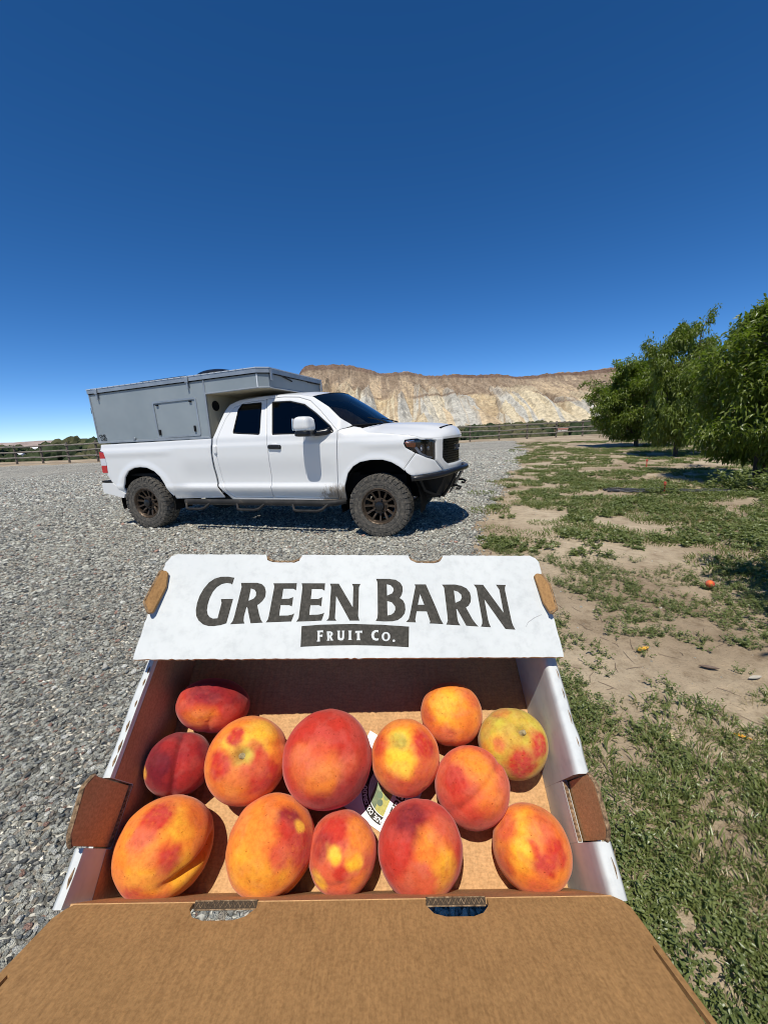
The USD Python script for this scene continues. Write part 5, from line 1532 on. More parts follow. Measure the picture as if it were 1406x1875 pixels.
# far and near end walls
zl = .132
fwp = trimesh.convex.convex_hull(np.array([(x, y, z) for x in (-.2165, .2165) for y, z in ((BL - .012, 0), (BL - .016, zl), (BL - .008, 0), (BL - .012, zl))]))
obj('end_wall', fwp, kraft('shaded_kraft', (.20, .105, .05), (.45, .45, 2.6), .4), box_t)  # far wall kraft darkened: shade under the lid is in its colour
obj('end_wall', trimesh.convex.convex_hull(np.array([(x, y, z) for x in (-.2165, .2165) for y, z in ((.0035, .0), (.0035, BH - .001), (-.0005, .0), (-.0005, BH - .001))])), M['kraft'], box_t)
# outer ply of the box sides, white outside
for s_ in (-1, 1):
    obj('outer_wall', bx(s_ * .2345 if s_ < 0 else .2305, s_ * .2305 if s_ < 0 else .2345, 0, BL, -.006, BH - .03), M['white_board'], box_t)

# near lid flap: hinged on the near rim, folded out towards the viewer
PHI = 1.0074
e1 = np.array([1.0, 0, 0]); e2 = np.array([0, -math.cos(PHI), math.sin(PHI)]); e3 = np.cross(e2, e1) * -1
fl = [(-.2125, .000), (.2165, .000), (.2215, .004), (.2245, .011), (.2225, .10), (.221, .150), (-.223, .150), (-.2215, .10), (-.2195, .012), (-.2165, .005)]
flap = Polygon(fl)
slot = lambda a, b: Polygon([(a, -.001), (b, -.001), (b + .0005, .006), (b - .006, .0135), (b - .014, .0165), (a + .014, .0165), (a + .005, .0135), (a - .0005, .006)])
flap = flap.difference(soft(slot(-.1195, -.0690), .002)).difference(soft(slot(.0645, .1135), .002))
flap = flap.difference(Polygon([(.2172, .0425), (.2192, .0425), (.2186, .140), (.2140, .140)])).difference(Polygon([(-.2145, .0545), (-.2122, .0545), (-.2095, .14), (-.2145, .14)]))
fm_ = prism(flap, .0036)
fv = np.asarray(fm_.vertices)
# slightly bowed board
bow = lambda x, y: .0025 * np.sin(np.clip(y / .15, 0, 1) * 3.14) * (1 - (x / .23) ** 2)
sub = fm_
for _ in range(1):
    pass
FW3 = lambda v: v[:, :1] * e1 + v[:, 1:2] * e2 + (v[:, 2:3]) * e3 + [0, 0, BH - .0005]
near_flap = trimesh.Trimesh(FW3(fv - [0, 0, .0036]), fm_.faces, process=False)
near_flap.fix_normals()
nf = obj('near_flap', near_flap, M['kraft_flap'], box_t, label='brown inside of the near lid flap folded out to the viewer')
# torn pale fibres along the fold, and fluted cut edges in the two slots
rg = np.random.default_rng(8)
for x0, x1 in ((-.2125, -.1205), (-.0682, .0638), (.1142, .2165)):
    xs = np.arange(x0, x1, .0016)
    w = .0007 + .0012 * np.clip(meshkit.noise(np.stack([xs * 160, 0 * xs, 0 * xs], 1), 3) - .35, 0, 1) + .0011 * (rg.random(len(xs)) > .93)
    v = []
    for x, a in zip(xs, w):
        v += [(x, -.0004, .0003), (x, a * 1.6, .0003)]
    v = np.array(v)
    k = len(xs)
    f = [(2 * i, 2 * i + 2, 2 * i + 3) for i in range(k - 1)] + [(2 * i, 2 * i + 3, 2 * i + 1) for i in range(k - 1)]
    t_ = trimesh.Trimesh(FW3(v), f, process=False)
    obj('fold_crease', cat_(t_, trimesh.Trimesh(t_.vertices, t_.faces[:, ::-1], process=False).apply_translation((0, 0, -.0001))), M['kraft_edge'], nf)
for a_, b_ in ((-.1195, -.0690), (.0645, .1135)):
    ms = []
    n = int((b_ - a_) / .0042)
    zz = []
    for i in range(2 * n + 1):
        x = a_ + .002 + i * (b_ - a_ - .004) / (2 * n)
        zz.append((x, .0015 + (.0016 if i % 2 else -.0016), BH - .0001))
    ms.append(tube(zz, .00045, 5))
    obj('slot_core', bx(a_ + .0005, b_ - .0005, -.0012, .0041, BH - .0035, BH - .0004), M['slot_dark'], nf)
    ms.append(tube([(a_ + .001, -.0011, BH - .0002), (b_ - .001, -.0011, BH - .0002)], .0005, 5))
    ms.append(tube([(a_ + .001, .0039, BH - .0002), (b_ - .001, .0039, BH - .0002)], .0005, 5))
    obj('slot_edge', cat_(ms), M['flute'], nf)
spot = Polygon([(.2150, .0400), (.2166, .0385), (.2186, .0415), (.2192, .0440), (.2174, .0448), (.2160, .0425)])
sm_ = prism(spot, .0002, .0001)
obj('torn_spot', trimesh.Trimesh(FW3(np.asarray(sm_.vertices)), sm_.faces, process=False), M['kraft_edge'], nf)
# edge of the near end wall
for s_ in (-1, 1):
    z_ = [(s_ * (.2165 + .0006 * (i % 2)), -.0012, i * BH / 60) for i in range(60)]

# far lid flap with the print, resting over the far end
Wd = np.array([-0.2695689, 0.37447851, 1.18711575]); Wx = np.array([0.99772449, 0.02936427, -0.06069247]); Wy = np.array([0.02183258, 0.71096685, 0.70288653])
Wn = np.cross(Wx, Wy)
q0 = to_box(Wd); qx = Wx @ BR; qy = Wy @ BR; qn = Wn @ BR
FL = .1238


def on_flap(v):
    v = np.asarray(v, float)
    return q0 + v[:, :1] * qx + v[:, 1:2] * qy + v[:, 2:3] * qn


lid = Polygon([(.0, .0), (.46, .0), (.4605, .004), (.4595, .115), (.456, .1205), (.450, .1238), (.012, .1238), (.0065, .121), (.0015, .113), (-.0005, .004)])
nt = lambda a, b: Polygon([(a, .1245), (a + .003, .1165), (a + .010, .1135), (b - .010, .1130), (b - .004, .1158), (b, .1245)])
lid = lid.difference(nt(.1193, .1649)).difference(nt(.2950, .3393))
rg = np.random.default_rng(12)
seg = shapely.segmentize(lid, .004)
cs = np.array(seg.exterior.coords)[:-1]
cs = cs + rg.normal(0, .00022, cs.shape)
lid = Polygon(cs)
lm = prism(lid, .004)
lv = np.asarray(lm.vertices).copy(); lv[:, 2] -= .004
up_ = lm.face_normals[:, 2] > .5
far_flap = obj('far_flap', trimesh.Trimesh(on_flap(lv), np.asarray(lm.faces)[up_], process=False), M['white_board'], box_t, label='white printed lid flap at the far end')
obj('flap_underside', trimesh.Trimesh(on_flap(lv), np.asarray(lm.faces)[~up_], process=False), M['kraft'], far_flap)
for a_, b_ in ((.1205, .1640), (.2962, .3385)):
    p_ = [(x, .1135 + .0065 * (2 * (x - (a_ + b_) / 2) / (b_ - a_)) ** 4 + .0012, -.0020) for x in np.linspace(a_, b_, 15)]
    obj('notch_edge', tube(on_flap(np.array(p_)), .0021, 6), M['flute'], far_flap)
    pass
# standing brown tabs at both ends of the printed flap
for lst, lean in (([(-.001, .0580), (.0060, .0455), (.0085, .0475), (.0130, .0800), (.0105, .0985), (.0040, .0975)], -.010), ([(.4475, .0985), (.4555, .0935), (.4600, .0800), (.4605, .0500), (.4545, .0435), (.4500, .0600)], .0)):
    tp = soft(lst, .0025)
    c = prism(tp, .0035)
    v = np.asarray(c.vertices).copy()
    k = (v[:, 0] - v[:, 0].min()) / (v[:, 0].max() - v[:, 0].min())
    kk = (1 - k) if lst[0][0] < .2 else k
    v[:, 2] += .0012 + .009 * kk
    tbm = obj('end_tab', trimesh.Trimesh(on_flap(v), c.faces, process=False), M['kraft_flap'], far_flap)
    ec = np.array(tp.exterior.coords); kk = (ec[:, 0] - ec[:, 0].min()) / (ec[:, 0].max() - ec[:, 0].min())
    kk = (1 - kk) if lst[0][0] < .2 else kk
    pts_ = np.stack([ec[:, 0], ec[:, 1], 0.003 + .009 * kk], 1)
    outer = pts_[kk > .45]
    o_ = np.argsort(outer[:, 1])
    obj('tab_edge', tube(on_flap(outer[o_]), .0017, 6), M['flute'], tbm)

# the print
BIG=[[[(870,929),(861,842),(842,855),(794,863),(736,847),(691,810),(658,753),(639,673),(635,594),(641,532),(659,486),(689,452),(729,435),(779,439),(786,617),(768,663),(906,665),(888,382),(831,362),(762,351),(697,352),(636,370),(575,415),(540,464),(518,532),(511,617),(519,704),(544,789),(587,868),(644,918),(709,940),(794,942)]],[[(960,863),(1147,864),(1204,848),(1244,811),(1266,753),(1266,688),(1243,641),(1211,605),(1191,592),(1230,485),(1259,421),(1286,388),(1152,382),(1084,566),(1075,566),(1066,463),(1071,410),(1086,378),(932,372),(952,406),(959,463),(976,810)],[(1086,794),(1131,778),(1155,745),(1158,701),(1137,668),(1084,642)]],[[(1337,859),(1612,861),(1612,771),(1581,790),(1462,790),(1460,664),(1541,668),(1589,687),(1586,576),(1551,591),(1457,592),(1456,468),(1550,469),(1593,478),(1623,492),(1599,400),(1319,391),(1336,424),(1341,462),(1354,819)]],[[(1668,860),(1945,860),(1945,766),(1913,787),(1795,788),(1794,663),(1876,664),(1924,687),(1919,575),(1889,591),(1795,589),(1792,475),(1890,478),(1934,488),(1960,501),(1935,409),(1655,398),(1676,435),(1678,484),(1683,811)]],[[(2003,855),(2107,855),(2280,565),(2281,812),(2264,852),(2364,852),(2347,812),(2345,460),(2361,408),(2251,408),(2084,701),(2084,460),(2085,434),(2101,407),(1990,408),(2012,434),(2017,484),(2018,812)]],[[(2550,918),(2707,918),(2786,906),(2841,867),(2864,821),(2864,762),(2850,713),(2825,676),(2863,648),(2884,600),(2887,537),(2875,490),(2839,444),(2793,413),(2733,400),(2643,398),(2544,405),(2563,440),(2567,498),(2567,871)],[(2678,848),(2721,838),(2755,800),(2758,771),(2738,734),(2679,706)],[(2679,640),(2731,624),(2768,576),(2771,537),(2751,498),(2720,476),(2678,467)]],[[(3010,848),(3146,848),(3243,560),(3284,420),(3310,366),(3153,374),(3162,397),(3132,514),(3016,517),(2993,420),(2998,386),(2888,392),(2918,424),(2933,467),(3019,821)],[(3068,725),(3109,593),(3034,593)]],[[(3341,845),(3495,847),(3573,830),(3632,797),(3665,742),(3670,680),(3656,624),(3627,583),(3593,561),(3651,419),(3681,369),(3707,337),(3569,347),(3486,542),(3478,540),(3479,419),(3486,381),(3503,351),(3342,360),(3364,404),(3366,458),(3362,805)],[(3476,771),(3524,755),(3558,717),(3560,680),(3538,644),(3477,617)]],[[(3727,846),(3839,843),(4025,496),(4026,780),(3997,844),(4115,841),(4099,805),(4094,772),(4100,387),(4106,349),(4123,300),(4011,308),(3826,660),(3830,418),(3837,365),(3848,329),(3735,335),(3756,373),(3761,419),(3752,797)]]]
SMALL=[[[(1719,347),(1928,363),(2118,368),(2309,370),(2597,361),(2919,339),(2903,112),(2595,129),(2315,137),(1945,132),(1730,121)]],[[(1893,296),(1961,302),(1961,273),(1948,280),(1925,277),(1927,249),(1957,255),(1958,228),(1928,229),(1931,199),(1936,178),(1900,176),(1906,201),(1901,276)]],[[(2001,289),(2037,291),(2064,280),(2072,256),(2055,230),(2068,205),(2082,189),(2053,186),(2032,224),(2033,205),(2041,186),(2008,185),(2014,205)],[(2031,270),(2046,261),(2032,242)]],[[(2114,296),(2150,297),(2145,275),(2149,223),(2163,211),(2174,223),(2173,275),(2167,297),(2199,297),(2194,274),(2196,214),(2183,190),(2155,188),(2131,195),(2123,223),(2123,275)]],[[(2237,297),(2278,297),(2272,274),(2274,213),(2281,192),(2241,192),(2247,213),(2245,274)]],[[(2316,293),(2395,295),(2392,264),(2380,272),(2365,272),(2367,213),(2375,190),(2332,190),(2339,213),(2336,272),(2323,269),(2317,260)]],[[(2575,302),(2572,273),(2549,281),(2530,264),(2524,240),(2531,217),(2553,207),(2575,212),(2574,189),(2548,183),(2515,194),(2497,222),(2494,254),(2506,283),(2534,302)]],[[(2703,228),(2701,212),(2694,198),(2683,187),(2670,180),(2655,177),(2641,180),(2628,187),(2617,198),(2611,213),(2609,229),(2611,245),(2618,259),(2629,271),(2642,278),(2657,280),(2672,278),(2685,270),(2695,259),(2702,244)],[(2679,228),(2678,218),(2674,209),(2669,201),(2663,196),(2656,195),(2649,196),(2642,201),(2637,209),(2634,218),(2633,229),(2635,239),(2638,248),(2643,256),(2650,261),(2657,262),(2664,261),(2670,256),(2675,248),(2678,239)]],[[(2756,182),(2755,178),(2753,174),(2750,171),(2746,169),(2742,168),(2737,169),(2733,171),(2730,174),(2728,178),(2728,182),(2729,187),(2731,191),(2734,194),(2738,196),(2742,196),(2747,196),(2751,194),(2754,190),(2756,187)]]]
inkp = []
for rings_ in BIG:
    p = Polygon(np.array(rings_[0]) / 1e4, [np.array(h) / 1e4 for h in rings_[1:]])
    inkp.append(p.buffer(0) if not p.is_valid else p)
pk = 'GREENBARN'
for p in inkp:
    c = prism(p, .00025, .00002)
    obj('letter', trimesh.Trimesh(on_flap(np.asarray(c.vertices)), c.faces, process=False), M['ink'], far_flap)
band = Polygon(np.array(SMALL[0][0]) / 1e4)
sm = [Polygon(np.array(r[0]) / 1e4, [np.array(h) / 1e4 for h in r[1:]]).buffer(0) for r in SMALL[1:]]
c = prism(band.difference(unary_union(sm)), .00025, .00002)
obj('name_band', trimesh.Trimesh(on_flap(np.asarray(c.vertices)), c.faces, process=False), M['ink'], far_flap)
# a creased corner and a fine tear in the printed board
obj('crease', tube(on_flap(np.array([(.4470, .0475, .0001), (.4380, .0440, .0001), (.4290, .0385, .0001), (.4250, .0330, .0001)])), [.0002, .00035, .0003, .00015], 5), mat('crease_shadow', (.35, .34, .33), .9), far_flap)

# ------------------------------------------------------------------ printed card on the box floor
M['card'] = mat('card_white', (.80, .80, .80), .5)
crd = thing('printed_card', 'white paper card with a round farm picture lying under the peaches', 'card', matrix=Gf.Matrix4d().SetRotate(Gf.Rotation(Gf.Vec3d(0, 0, 1), 61.0)) * Gf.Matrix4d().SetTranslate(Gf.Vec3d(.0425, .0850, .0012)) * B4)
obj('paper', bx(-.038, .041, -.031, .051, 0, .0005), M['card'], crd)
ringp = Point(0, 0).buffer(.0335, 48).difference(Point(0, 0).buffer(.0258, 48)).intersection(sbox(-.05, -.0035, .05, .05))
obj('badge_ring', prism(ringp, .00012, .00052), M['ink'], crd)
wd = meshkit.text_mesh('PALISADE, COLORADO', .0042, .0001, bold=True)
wv = np.asarray(wd.vertices).copy()
wv[:, 0] -= wv[:, 0].min()
arc = -wv[:, 0] / .0278 * .80 + 3.75
rad_ = .0278 + wv[:, 1]
obj('badge_lettering', trimesh.Trimesh(np.stack([rad_ * np.cos(arc), rad_ * np.sin(arc), .00066 + wv[:, 2]], 1), wd.faces, process=False), M['card'], crd)
pic = Point(0, 0).buffer(.0252, 48).intersection(sbox(-.05, -.003, .05, .05))
for nm, y0, y1, col in (('picture_sky', .018, .03, (.50, .58, .55)), ('picture_hill', .0085, .0179, (.16, .20, .10)), ('picture_field', -.03, .0084, (.46, .42, .10))):
    obj(nm, prism(pic.intersection(sbox(-.03, y0, .03, y1)), .0001, .00052), mat_noise('print_' + nm, [(.3, tuple(np.array(col) * .7)), (.6, col), (.8, tuple(np.array(col) * 1.3))], 260, rough=.6), crd)
trc = [Point(.004, .0065).buffer(.0030), Point(.0095, .0055).buffer(.0018), sbox(.003, .006, .012, .009)]
obj('picture_tractor', prism(unary_union(trc), .0001, .00064), mat('print_red', (.40, .05, .05), .6), crd)
for k, (x, y) in enumerate(((-.010, .009), (-.004, .012), (-.016, .006), (.014, .011), (-.008, .002))):
    obj('picture_bush', prism(Point(x, y).buffer(.0032, 8), .0001, .00064), mat(f'print_bush_{k:03d}', ((.10, .16, .07), (.22, .26, .12), (.08, .12, .06), (.14, .2, .16), (.2, .24, .08))[k], .6), crd)
bd = meshkit.text_mesh('FRESH', .009, .0001, bold=True)
bv = np.asarray(bd.vertices).copy(); bv[:, 0] -= (bv[:, 0].min() + bv[:, 0].max()) / 2
obj('card_lettering', trimesh.Trimesh(bv + [0, -.0165, .00055], bd.faces, process=False), M['ink'], crd)

# ------------------------------------------------------------------ the peaches
def peach_material():
    n = {'sp': ('noise_texture', {'scale': 420.0, 'detail': 1.0}), 'rsp': ('rgb_ramp', {'ramp': [(.22, (.45, .34, .26)), (.29, (1, 1, 1))]}), 'm3': ('mix_color', {'blend_type': 'multiply', 'fac': .8}), 'a': ('attribute', {'attribute': 'tint'}), 'c': ('texture_coordinate', {}), 'n': ('noise_texture', {'scale': 190.0, 'detail': 4.0, 'roughness': .7}), 'n2': ('noise_texture', {'scale': 900.0, 'detail': 2.0}),
         'r': ('rgb_ramp', {'ramp': [(.3, (.66, .60, .58)), (.5, (1, 1, 1)), (.7, (1.14, 1.22, 1.4))]}), 'm': ('mix_color', {'blend_type': 'multiply', 'fac': .6}),
         'p': ('principled_bsdf', {'roughness': .60, 'specular_ior_level': .06, 'sheen_weight': .24, 'sheen_roughness': .45, 'sheen_tint': (.78, .55, .50), 'subsurface_weight': .04, 'subsurface_radius': (1.0, .35, .12), 'subsurface_scale': .004}),
         'b': ('bump', {'strength': .35, 'distance': .0006})}
    l = [('c.object', 'n.vector'), ('c.object', 'n2.vector'), ('n.fac', 'r.fac'), ('a.color', 'm.a'), ('r.color', 'm.b'), ('c.object', 'sp.vector'), ('sp.fac', 'rsp.fac'), ('m.result', 'm3.a'), ('rsp.color', 'm3.b'), ('m3.result', 'p.base_color'), ('n2.fac', 'b.height'), ('b.normal', 'p.normal')]
    return usdkit.material(stage, '/World/Looks/peach_skin', n, l, surface='p.BSDF')


M['peach'] = peach_material()
M['stem'] = mat_noise('peach_stem', [(.3, (.16, .12, .06)), (.55, (.38, .31, .17)), (.8, (.52, .45, .28))], 320, rough=.85)
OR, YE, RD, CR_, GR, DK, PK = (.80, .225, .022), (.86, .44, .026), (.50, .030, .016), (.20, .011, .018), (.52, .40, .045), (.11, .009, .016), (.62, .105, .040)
# centre in the box, radius, squeeze along the picture's vertical; ground colour; blush patches (dx, dy, size, colour, strength);
# stem hollow (dx, dy, depth, has stem); groove: two points the cleft runs through, its depth; tip
PEACHES = [
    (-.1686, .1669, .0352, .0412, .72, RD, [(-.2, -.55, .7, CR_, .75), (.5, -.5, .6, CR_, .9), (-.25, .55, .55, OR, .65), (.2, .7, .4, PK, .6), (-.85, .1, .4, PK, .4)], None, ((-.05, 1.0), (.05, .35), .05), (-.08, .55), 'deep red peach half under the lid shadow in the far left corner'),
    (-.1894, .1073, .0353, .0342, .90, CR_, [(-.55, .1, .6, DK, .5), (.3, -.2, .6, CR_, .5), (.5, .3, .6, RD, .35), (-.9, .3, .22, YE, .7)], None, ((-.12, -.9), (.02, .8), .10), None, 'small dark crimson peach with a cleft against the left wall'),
    (-.115, .1105, .0409, .0431, .97, OR, [(-.3, -.25, .45, YE, .9), (.25, -.5, .55, YE, .85), (-.35, -.5, .28, RD, .9), (-.6, .2, .4, RD, .75), (.45, .35, .5, RD, .85), (.25, .1, .35, PK, .8), (.1, -.15, .3, RD, .55), (.7, -.3, .35, OR, .5), (-.3, .75, .5, OR, .6), (-.12, -.05, .24, GR, .95)], (-.20, -.06, .14, True), ((-.2, -.06), (.85, -.35), .035), None, 'mottled yellow and red peach with a stem stub in its centre'),
    (-.0275, .1105, .0465, .0474, .98, RD, [(.3, .1, .5, PK, .9), (-.3, .2, .6, OR, .55), (-.35, .2, .5, PK, .6), (-.2, -.4, .45, RD, .5), (.35, -.5, .5, RD, .9), (-.1, .45, .4, OR, .45), (.6, .6, .5, CR_, .5), (0, .85, .4, CR_, .4)], None, ((.34, .0), (-.1, -.95), .018), (.32, .02), 'large round orange red peach in the middle of the upper row'),
    (.0572, .1125, .0372, .0372, 1.0, OR, [(-.15, -.35, .55, YE, 1), (-.2, -.4, .35, GR, .8), (-.15, .15, .5, YE, .8), (.6, -.3, .5, RD, .75), (-.75, -.3, .35, RD, .55), (.5, .4, .5, PK, .6), (-.2, .75, .5, PK, .7), (.2, .85, .4, RD, .4)], (-.15, -.38, .10, False), ((-.15, -.38), (.5, .85), .03), None, 'yellow peach with a torn stem scar, right of centre in the upper row'),
    (.1143, .1566, .0326, .0362, .95, OR, [(-.1, -.2, .7, YE, .55), (.4, .1, .5, OR, .6), (-.3, .6, .4, PK, .5), (.7, -.4, .4, PK, .5), (-.7, 0, .3, RD, .35)], None, ((-.1, 1.0), (0, .55), .03), (-.10, .66), 'plain golden orange peach at the far end under the lid edge'),
    (.1806, .1256, .0342, .0380, .95, GR, [(-.1, .1, .6, GR, .8), (.1, -.5, .5, GR, .6), (.15, .6, .55, RD, .75), (.75, .1, .4, RD, .7), (-.4, .0, .3, YE, .4), (-.35, .05, .2, PK, .5), (-.8, .3, .4, YE, .5), (-.2, -.85, .3, PK, .4)], (.42, -.30, .15, True), ((.42, -.3), (-.6, -.85), .03), None, 'greenish yellow peach with a red cheek beside the right wall'),
    (.1268, .0848, .038, .0391, .96, PK, [(-.4, -.1, .5, RD, .7), (.3, -.4, .5, OR, .85), (-.1, -.7, .4, OR, .6), (.45, .4, .5, OR, .5), (-.3, .6, .5, RD, .5), (.2, .7, .4, RD, .4), (-.75, .4, .4, RD, .5)], None, ((.85, -.55), (-.6, .6), .05), None, 'orange red peach with a fine cleft, below the greenish one'),
    (-.1784, .0388, .0390, .0438, .93, OR, [(.1, -.35, .5, YE, .6), (-.1, .1, .35, OR, .8), (.15, .28, .33, RD, .95), (-.35, -.45, .45, RD, .8), (-.5, -.1, .3, PK, .7), (.55, -.55, .4, RD, .35), (.6, .5, .5, YE, .75), (-.2, .65, .45, YE, .35), (-.3, .88, .4, RD, .6), (.8, .0, .4, OR, .5)], None, ((.95, -.15), (.35, .62), .125), None, 'big orange peach with a deep crease in the near left corner'),
    (-.0766, .039, .039, .0420, .97, OR, [(.35, -.45, .36, CR_, .95), (.2, -.15, .4, RD, .8), (.72, .0, .5, RD, .75), (-.3, -.1, .5, OR, .9), (-.5, .5, .5, YE, .45), (.0, .6, .5, YE, .45), (.60, -.32, .15, YE, 1), (.2, .2, .3, PK, .7), (-.4, -.65, .4, OR, .6)], None, ((.95, .55), (.25, 1.0), .07), None, 'large orange peach with a dark red patch and one yellow spot'),
    (-.0078, .0331, .0335, .0338, .98, PK, [(-.3, -.5, .5, RD, .8), (-.6, -.1, .4, CR_, .5), (-.25, .05, .26, YE, 1), (.35, .2, .28, YE, 1), (.2, .0, .2, OR, .6), (.05, .45, .22, RD, .8), (.5, -.4, .5, OR, .7), (-.6, .65, .3, YE, .8), (.5, .7, .4, OR, .5)], None, ((-.9, .55), (.0, .72), .02), (.08, .74), 'smallest front row peach with two yellow streaks'),
    (.0684, .0355, .0385, .0410, .95, RD, [(-.25, -.5, .6, CR_, .75), (-.55, .0, .45, RD, .7), (.35, .1, .55, OR, .95), (.45, .5, .5, YE, .45), (.0, .6, .45, PK, .8), (-.3, .75, .4, PK, .5), (.6, -.35, .45, PK, .7)], None, ((.1, -1.0), (-.05, .9), .028), None, 'oval peach shading from crimson to orange in the front row'),
    (.179, .0349, .0325, .0372, .96, OR, [(-.25, .2, .4, YE, .75), (.05, -.45, .45, YE, .45), (.25, .35, .36, RD, .95), (.05, .0, .22, RD, .6), (.65, .1, .4, RD, .7), (-.6, -.35, .4, PK, .6), (-.7, .3, .3, RD, .4), (.35, -.4, .4, PK, .5), (0, .85, .4, PK, .5)], None, ((.12, -.08), (-.75, -.45), .03), (.12, -.08), 'bright orange peach with a small dimple in the near right corner'),
]


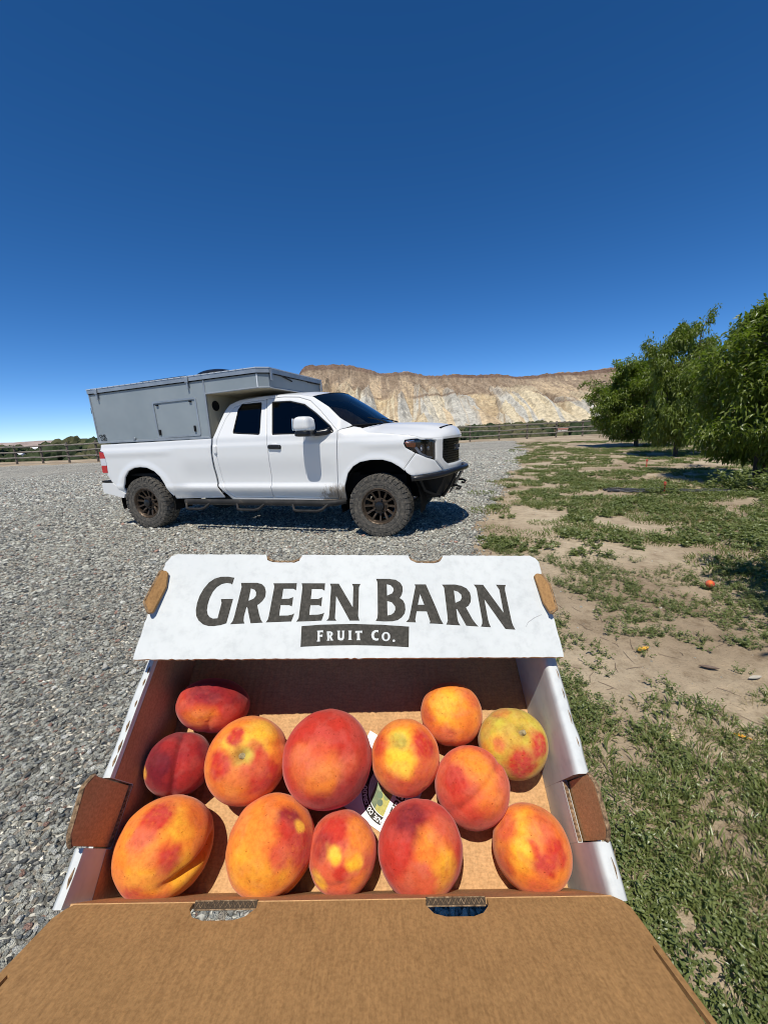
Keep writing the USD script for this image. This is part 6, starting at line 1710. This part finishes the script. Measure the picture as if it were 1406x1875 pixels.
def peach_mesh(seed, cbox, r, k, base, patches, hollow, groove, tipd, frame):
    """frame: right, up, towards (unit vectors)"""
    rg_ = np.random.default_rng(seed)
    s = trimesh.creation.icosphere(subdivisions=5)
    n = np.asarray(s.vertices)
    R3, U3, T3 = frame

    def dirv(dx, dy):
        q = dx * dx + dy * dy
        if q > .96:
            f_ = math.sqrt(.96 / q); dx *= f_; dy *= f_; q = .96
        return dx * R3 - dy * U3 + math.sqrt(1 - q) * T3

    rad = np.ones(len(n))
    lump = meshkit.fbm(n * 1.1 + seed * 5.3, 2, seed) - .5
    rad += .055 * lump + .02 * (meshkit.noise(n * 4 + seed, seed + 9) - .5)
    if hollow:
        d = dirv(hollow[0], hollow[1]); a = np.arccos(np.clip(n @ d, -1, 1))
        rad -= hollow[2] * np.exp(-(a / .17) ** 2) * 1.6 + .06 * np.exp(-(a / .5) ** 2)
    if tipd:
        d = dirv(*tipd); a = np.arccos(np.clip(n @ d, -1, 1))
        rad += -.035 * np.exp(-(a / .16) ** 2) + .025 * np.exp(-(a / .05) ** 2)
    gd = None
    if groove:
        a_, b_ = dirv(*groove[0]), dirv(*groove[1])
        pn = np.cross(a_, b_); pn /= np.linalg.norm(pn)
        mid = a_ + b_; mid /= np.linalg.norm(mid)
        half = np.arccos(np.clip(a_ @ b_, -1, 1)) / 2
        along = np.arccos(np.clip(n @ mid, -1, 1))
        dist = np.abs(np.arcsin(np.clip(n @ pn, -1, 1)))
        env = smoothstep(half * 1.6 + .25, half * .5, along)
        gd = env * np.exp(-(dist / .10) ** 2)
        rad -= groove[2] * env * (np.exp(-(dist / .11) ** 2) + .6 * np.exp(-(dist / .32) ** 2))
    v = n * rad[:, None]
    up = v @ U3
    v = v + (k - 1) * up[:, None] * U3
    v = v * r
    # colour of the skin
    wob = np.stack([meshkit.fbm(n * 2.2 + 3.1 * i + seed, 3, seed + i) - .5 for i in range(3)], 1)
    nn = n + wob * .38
    nn /= np.linalg.norm(nn, axis=1)[:, None]
    col = np.tile(np.array(base), (len(n), 1))
    for dx, dy, size, c, st in patches:
        d = dirv(dx, dy); a = np.arccos(np.clip(nn @ d, -1, 1))
        w = min(1.0, st * 1.3) * smoothstep(size * 1.22, size * .45, a)
        streak = meshkit.fbm(n * 14 + dx * 7, 3, seed + 20) - .5
        w = np.clip(w * (1 + .9 * streak), 0, 1)
        col = col * (1 - w[:, None]) + np.array(c) * w[:, None]
    # the side nobody sees: red cheek running round
    back = smoothstep(.1, -.5, n @ T3)
    wb = back * smoothstep(.45, .6, meshkit.fbm(n * 1.4 + seed * 2, 3, seed + 30))
    col = col * (1 - .8 * wb[:, None]) + np.array(RD) * .8 * wb[:, None]
    mott = meshkit.fbm(n * 6 + seed * 1.7, 4, seed + 50)
    w = .22 * smoothstep(.52, .72, mott)
    col = col * (1 - w[:, None]) + (col * [.86, .55, .6]) * w[:, None]
    w = .25 * smoothstep(.48, .30, mott)
    col = col * (1 - w[:, None]) + (col * [1.08, 1.3, 1.1]) * w[:, None]
    if hollow:
        d = dirv(hollow[0], hollow[1]); a = np.arccos(np.clip(n @ d, -1, 1)); w = .75 * np.exp(-(a / .22) ** 2)
        col = col * (1 - w[:, None]) + np.array((.46, .36, .06)) * w[:, None]
    # blush in fine streaks; pale fuzz bloom, its sheen painted stronger towards the rim
    bl = meshkit.fbm(n * 1.5 + seed * 3.3, 2, seed + 70); fs = meshkit.fbm(n * 16 + seed, 3, seed + 71)
    w = .50 * smoothstep(.46, .72, bl + .16 * (fs - .5))
    col = col * (1 - w[:, None]) + (col * .35 + np.array(RD) * .65) * w[:, None]
    w = .03 + .08 * smoothstep(.42, .62, meshkit.fbm(n * 3 + seed * 1.1, 3, seed + 72)) + .10 * smoothstep(.5, -.1, n @ T3)
    w = w * np.clip(col[:, 0] * 2.2, .15, 1)
    col = col * (1 - w[:, None]) + np.array((.50, .30, .23)) * w[:, None]
    st = None
    if hollow:
        st = (v[np.argmax(n @ dirv(hollow[0], hollow[1]))], dirv(hollow[0], hollow[1]))
    return trimesh.Trimesh(v, s.faces, process=False), np.clip(col, 0, .95), st


cam_b = to_box(CAM)
for i, (cx_, cy_, cz_, r, k, base, patches, hollow, groove, tipd, lb) in enumerate(PEACHES):
    c = np.array([cx_, cy_, cz_])
    T3 = cam_b - c; T3 /= np.linalg.norm(T3)
    U3 = np.array([0, 1.0, 0]); U3 = U3 - T3 * (U3 @ T3); U3 /= np.linalg.norm(U3); R3 = np.cross(U3, T3)
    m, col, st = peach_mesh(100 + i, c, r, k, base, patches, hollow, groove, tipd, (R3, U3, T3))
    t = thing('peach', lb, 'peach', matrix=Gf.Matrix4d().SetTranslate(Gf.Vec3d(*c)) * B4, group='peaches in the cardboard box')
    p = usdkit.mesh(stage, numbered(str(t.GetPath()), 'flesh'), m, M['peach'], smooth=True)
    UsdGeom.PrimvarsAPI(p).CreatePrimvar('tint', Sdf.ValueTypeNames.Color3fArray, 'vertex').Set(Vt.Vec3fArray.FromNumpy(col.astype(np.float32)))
    if st is not None and hollow[3]:
        q, d = st
        obj('stem', tube([q - d * .003, q + d * .0025, q + d * .0055 + R3 * .002], [.0034, .0032, .0026], 8), M['stem'], t, smooth=40)

# the windfall peach on the grass
gx_, gy_ = 2.69, 3.07
m, col, st = peach_mesh(140, None, .032, .95, PK, [(.5, .2, .6, RD, .9), (-.3, -.3, .5, OR, .5)], None, None, None, (np.array([1.0, 0, 0]), np.array([0, .5, .866]), np.array([0, -.866, .5])))
t = thing('peach', 'fallen orange and red peach lying alone on the grass at right', 'peach', (gx_, gy_, float(ground_z(gx_, gy_)) + .05))
p = usdkit.mesh(stage, numbered(str(t.GetPath()), 'flesh'), m, M['peach'], smooth=True)
UsdGeom.PrimvarsAPI(p).CreatePrimvar('tint', Sdf.ValueTypeNames.Color3fArray, 'vertex').Set(Vt.Vec3fArray.FromNumpy(col.astype(np.float32)))
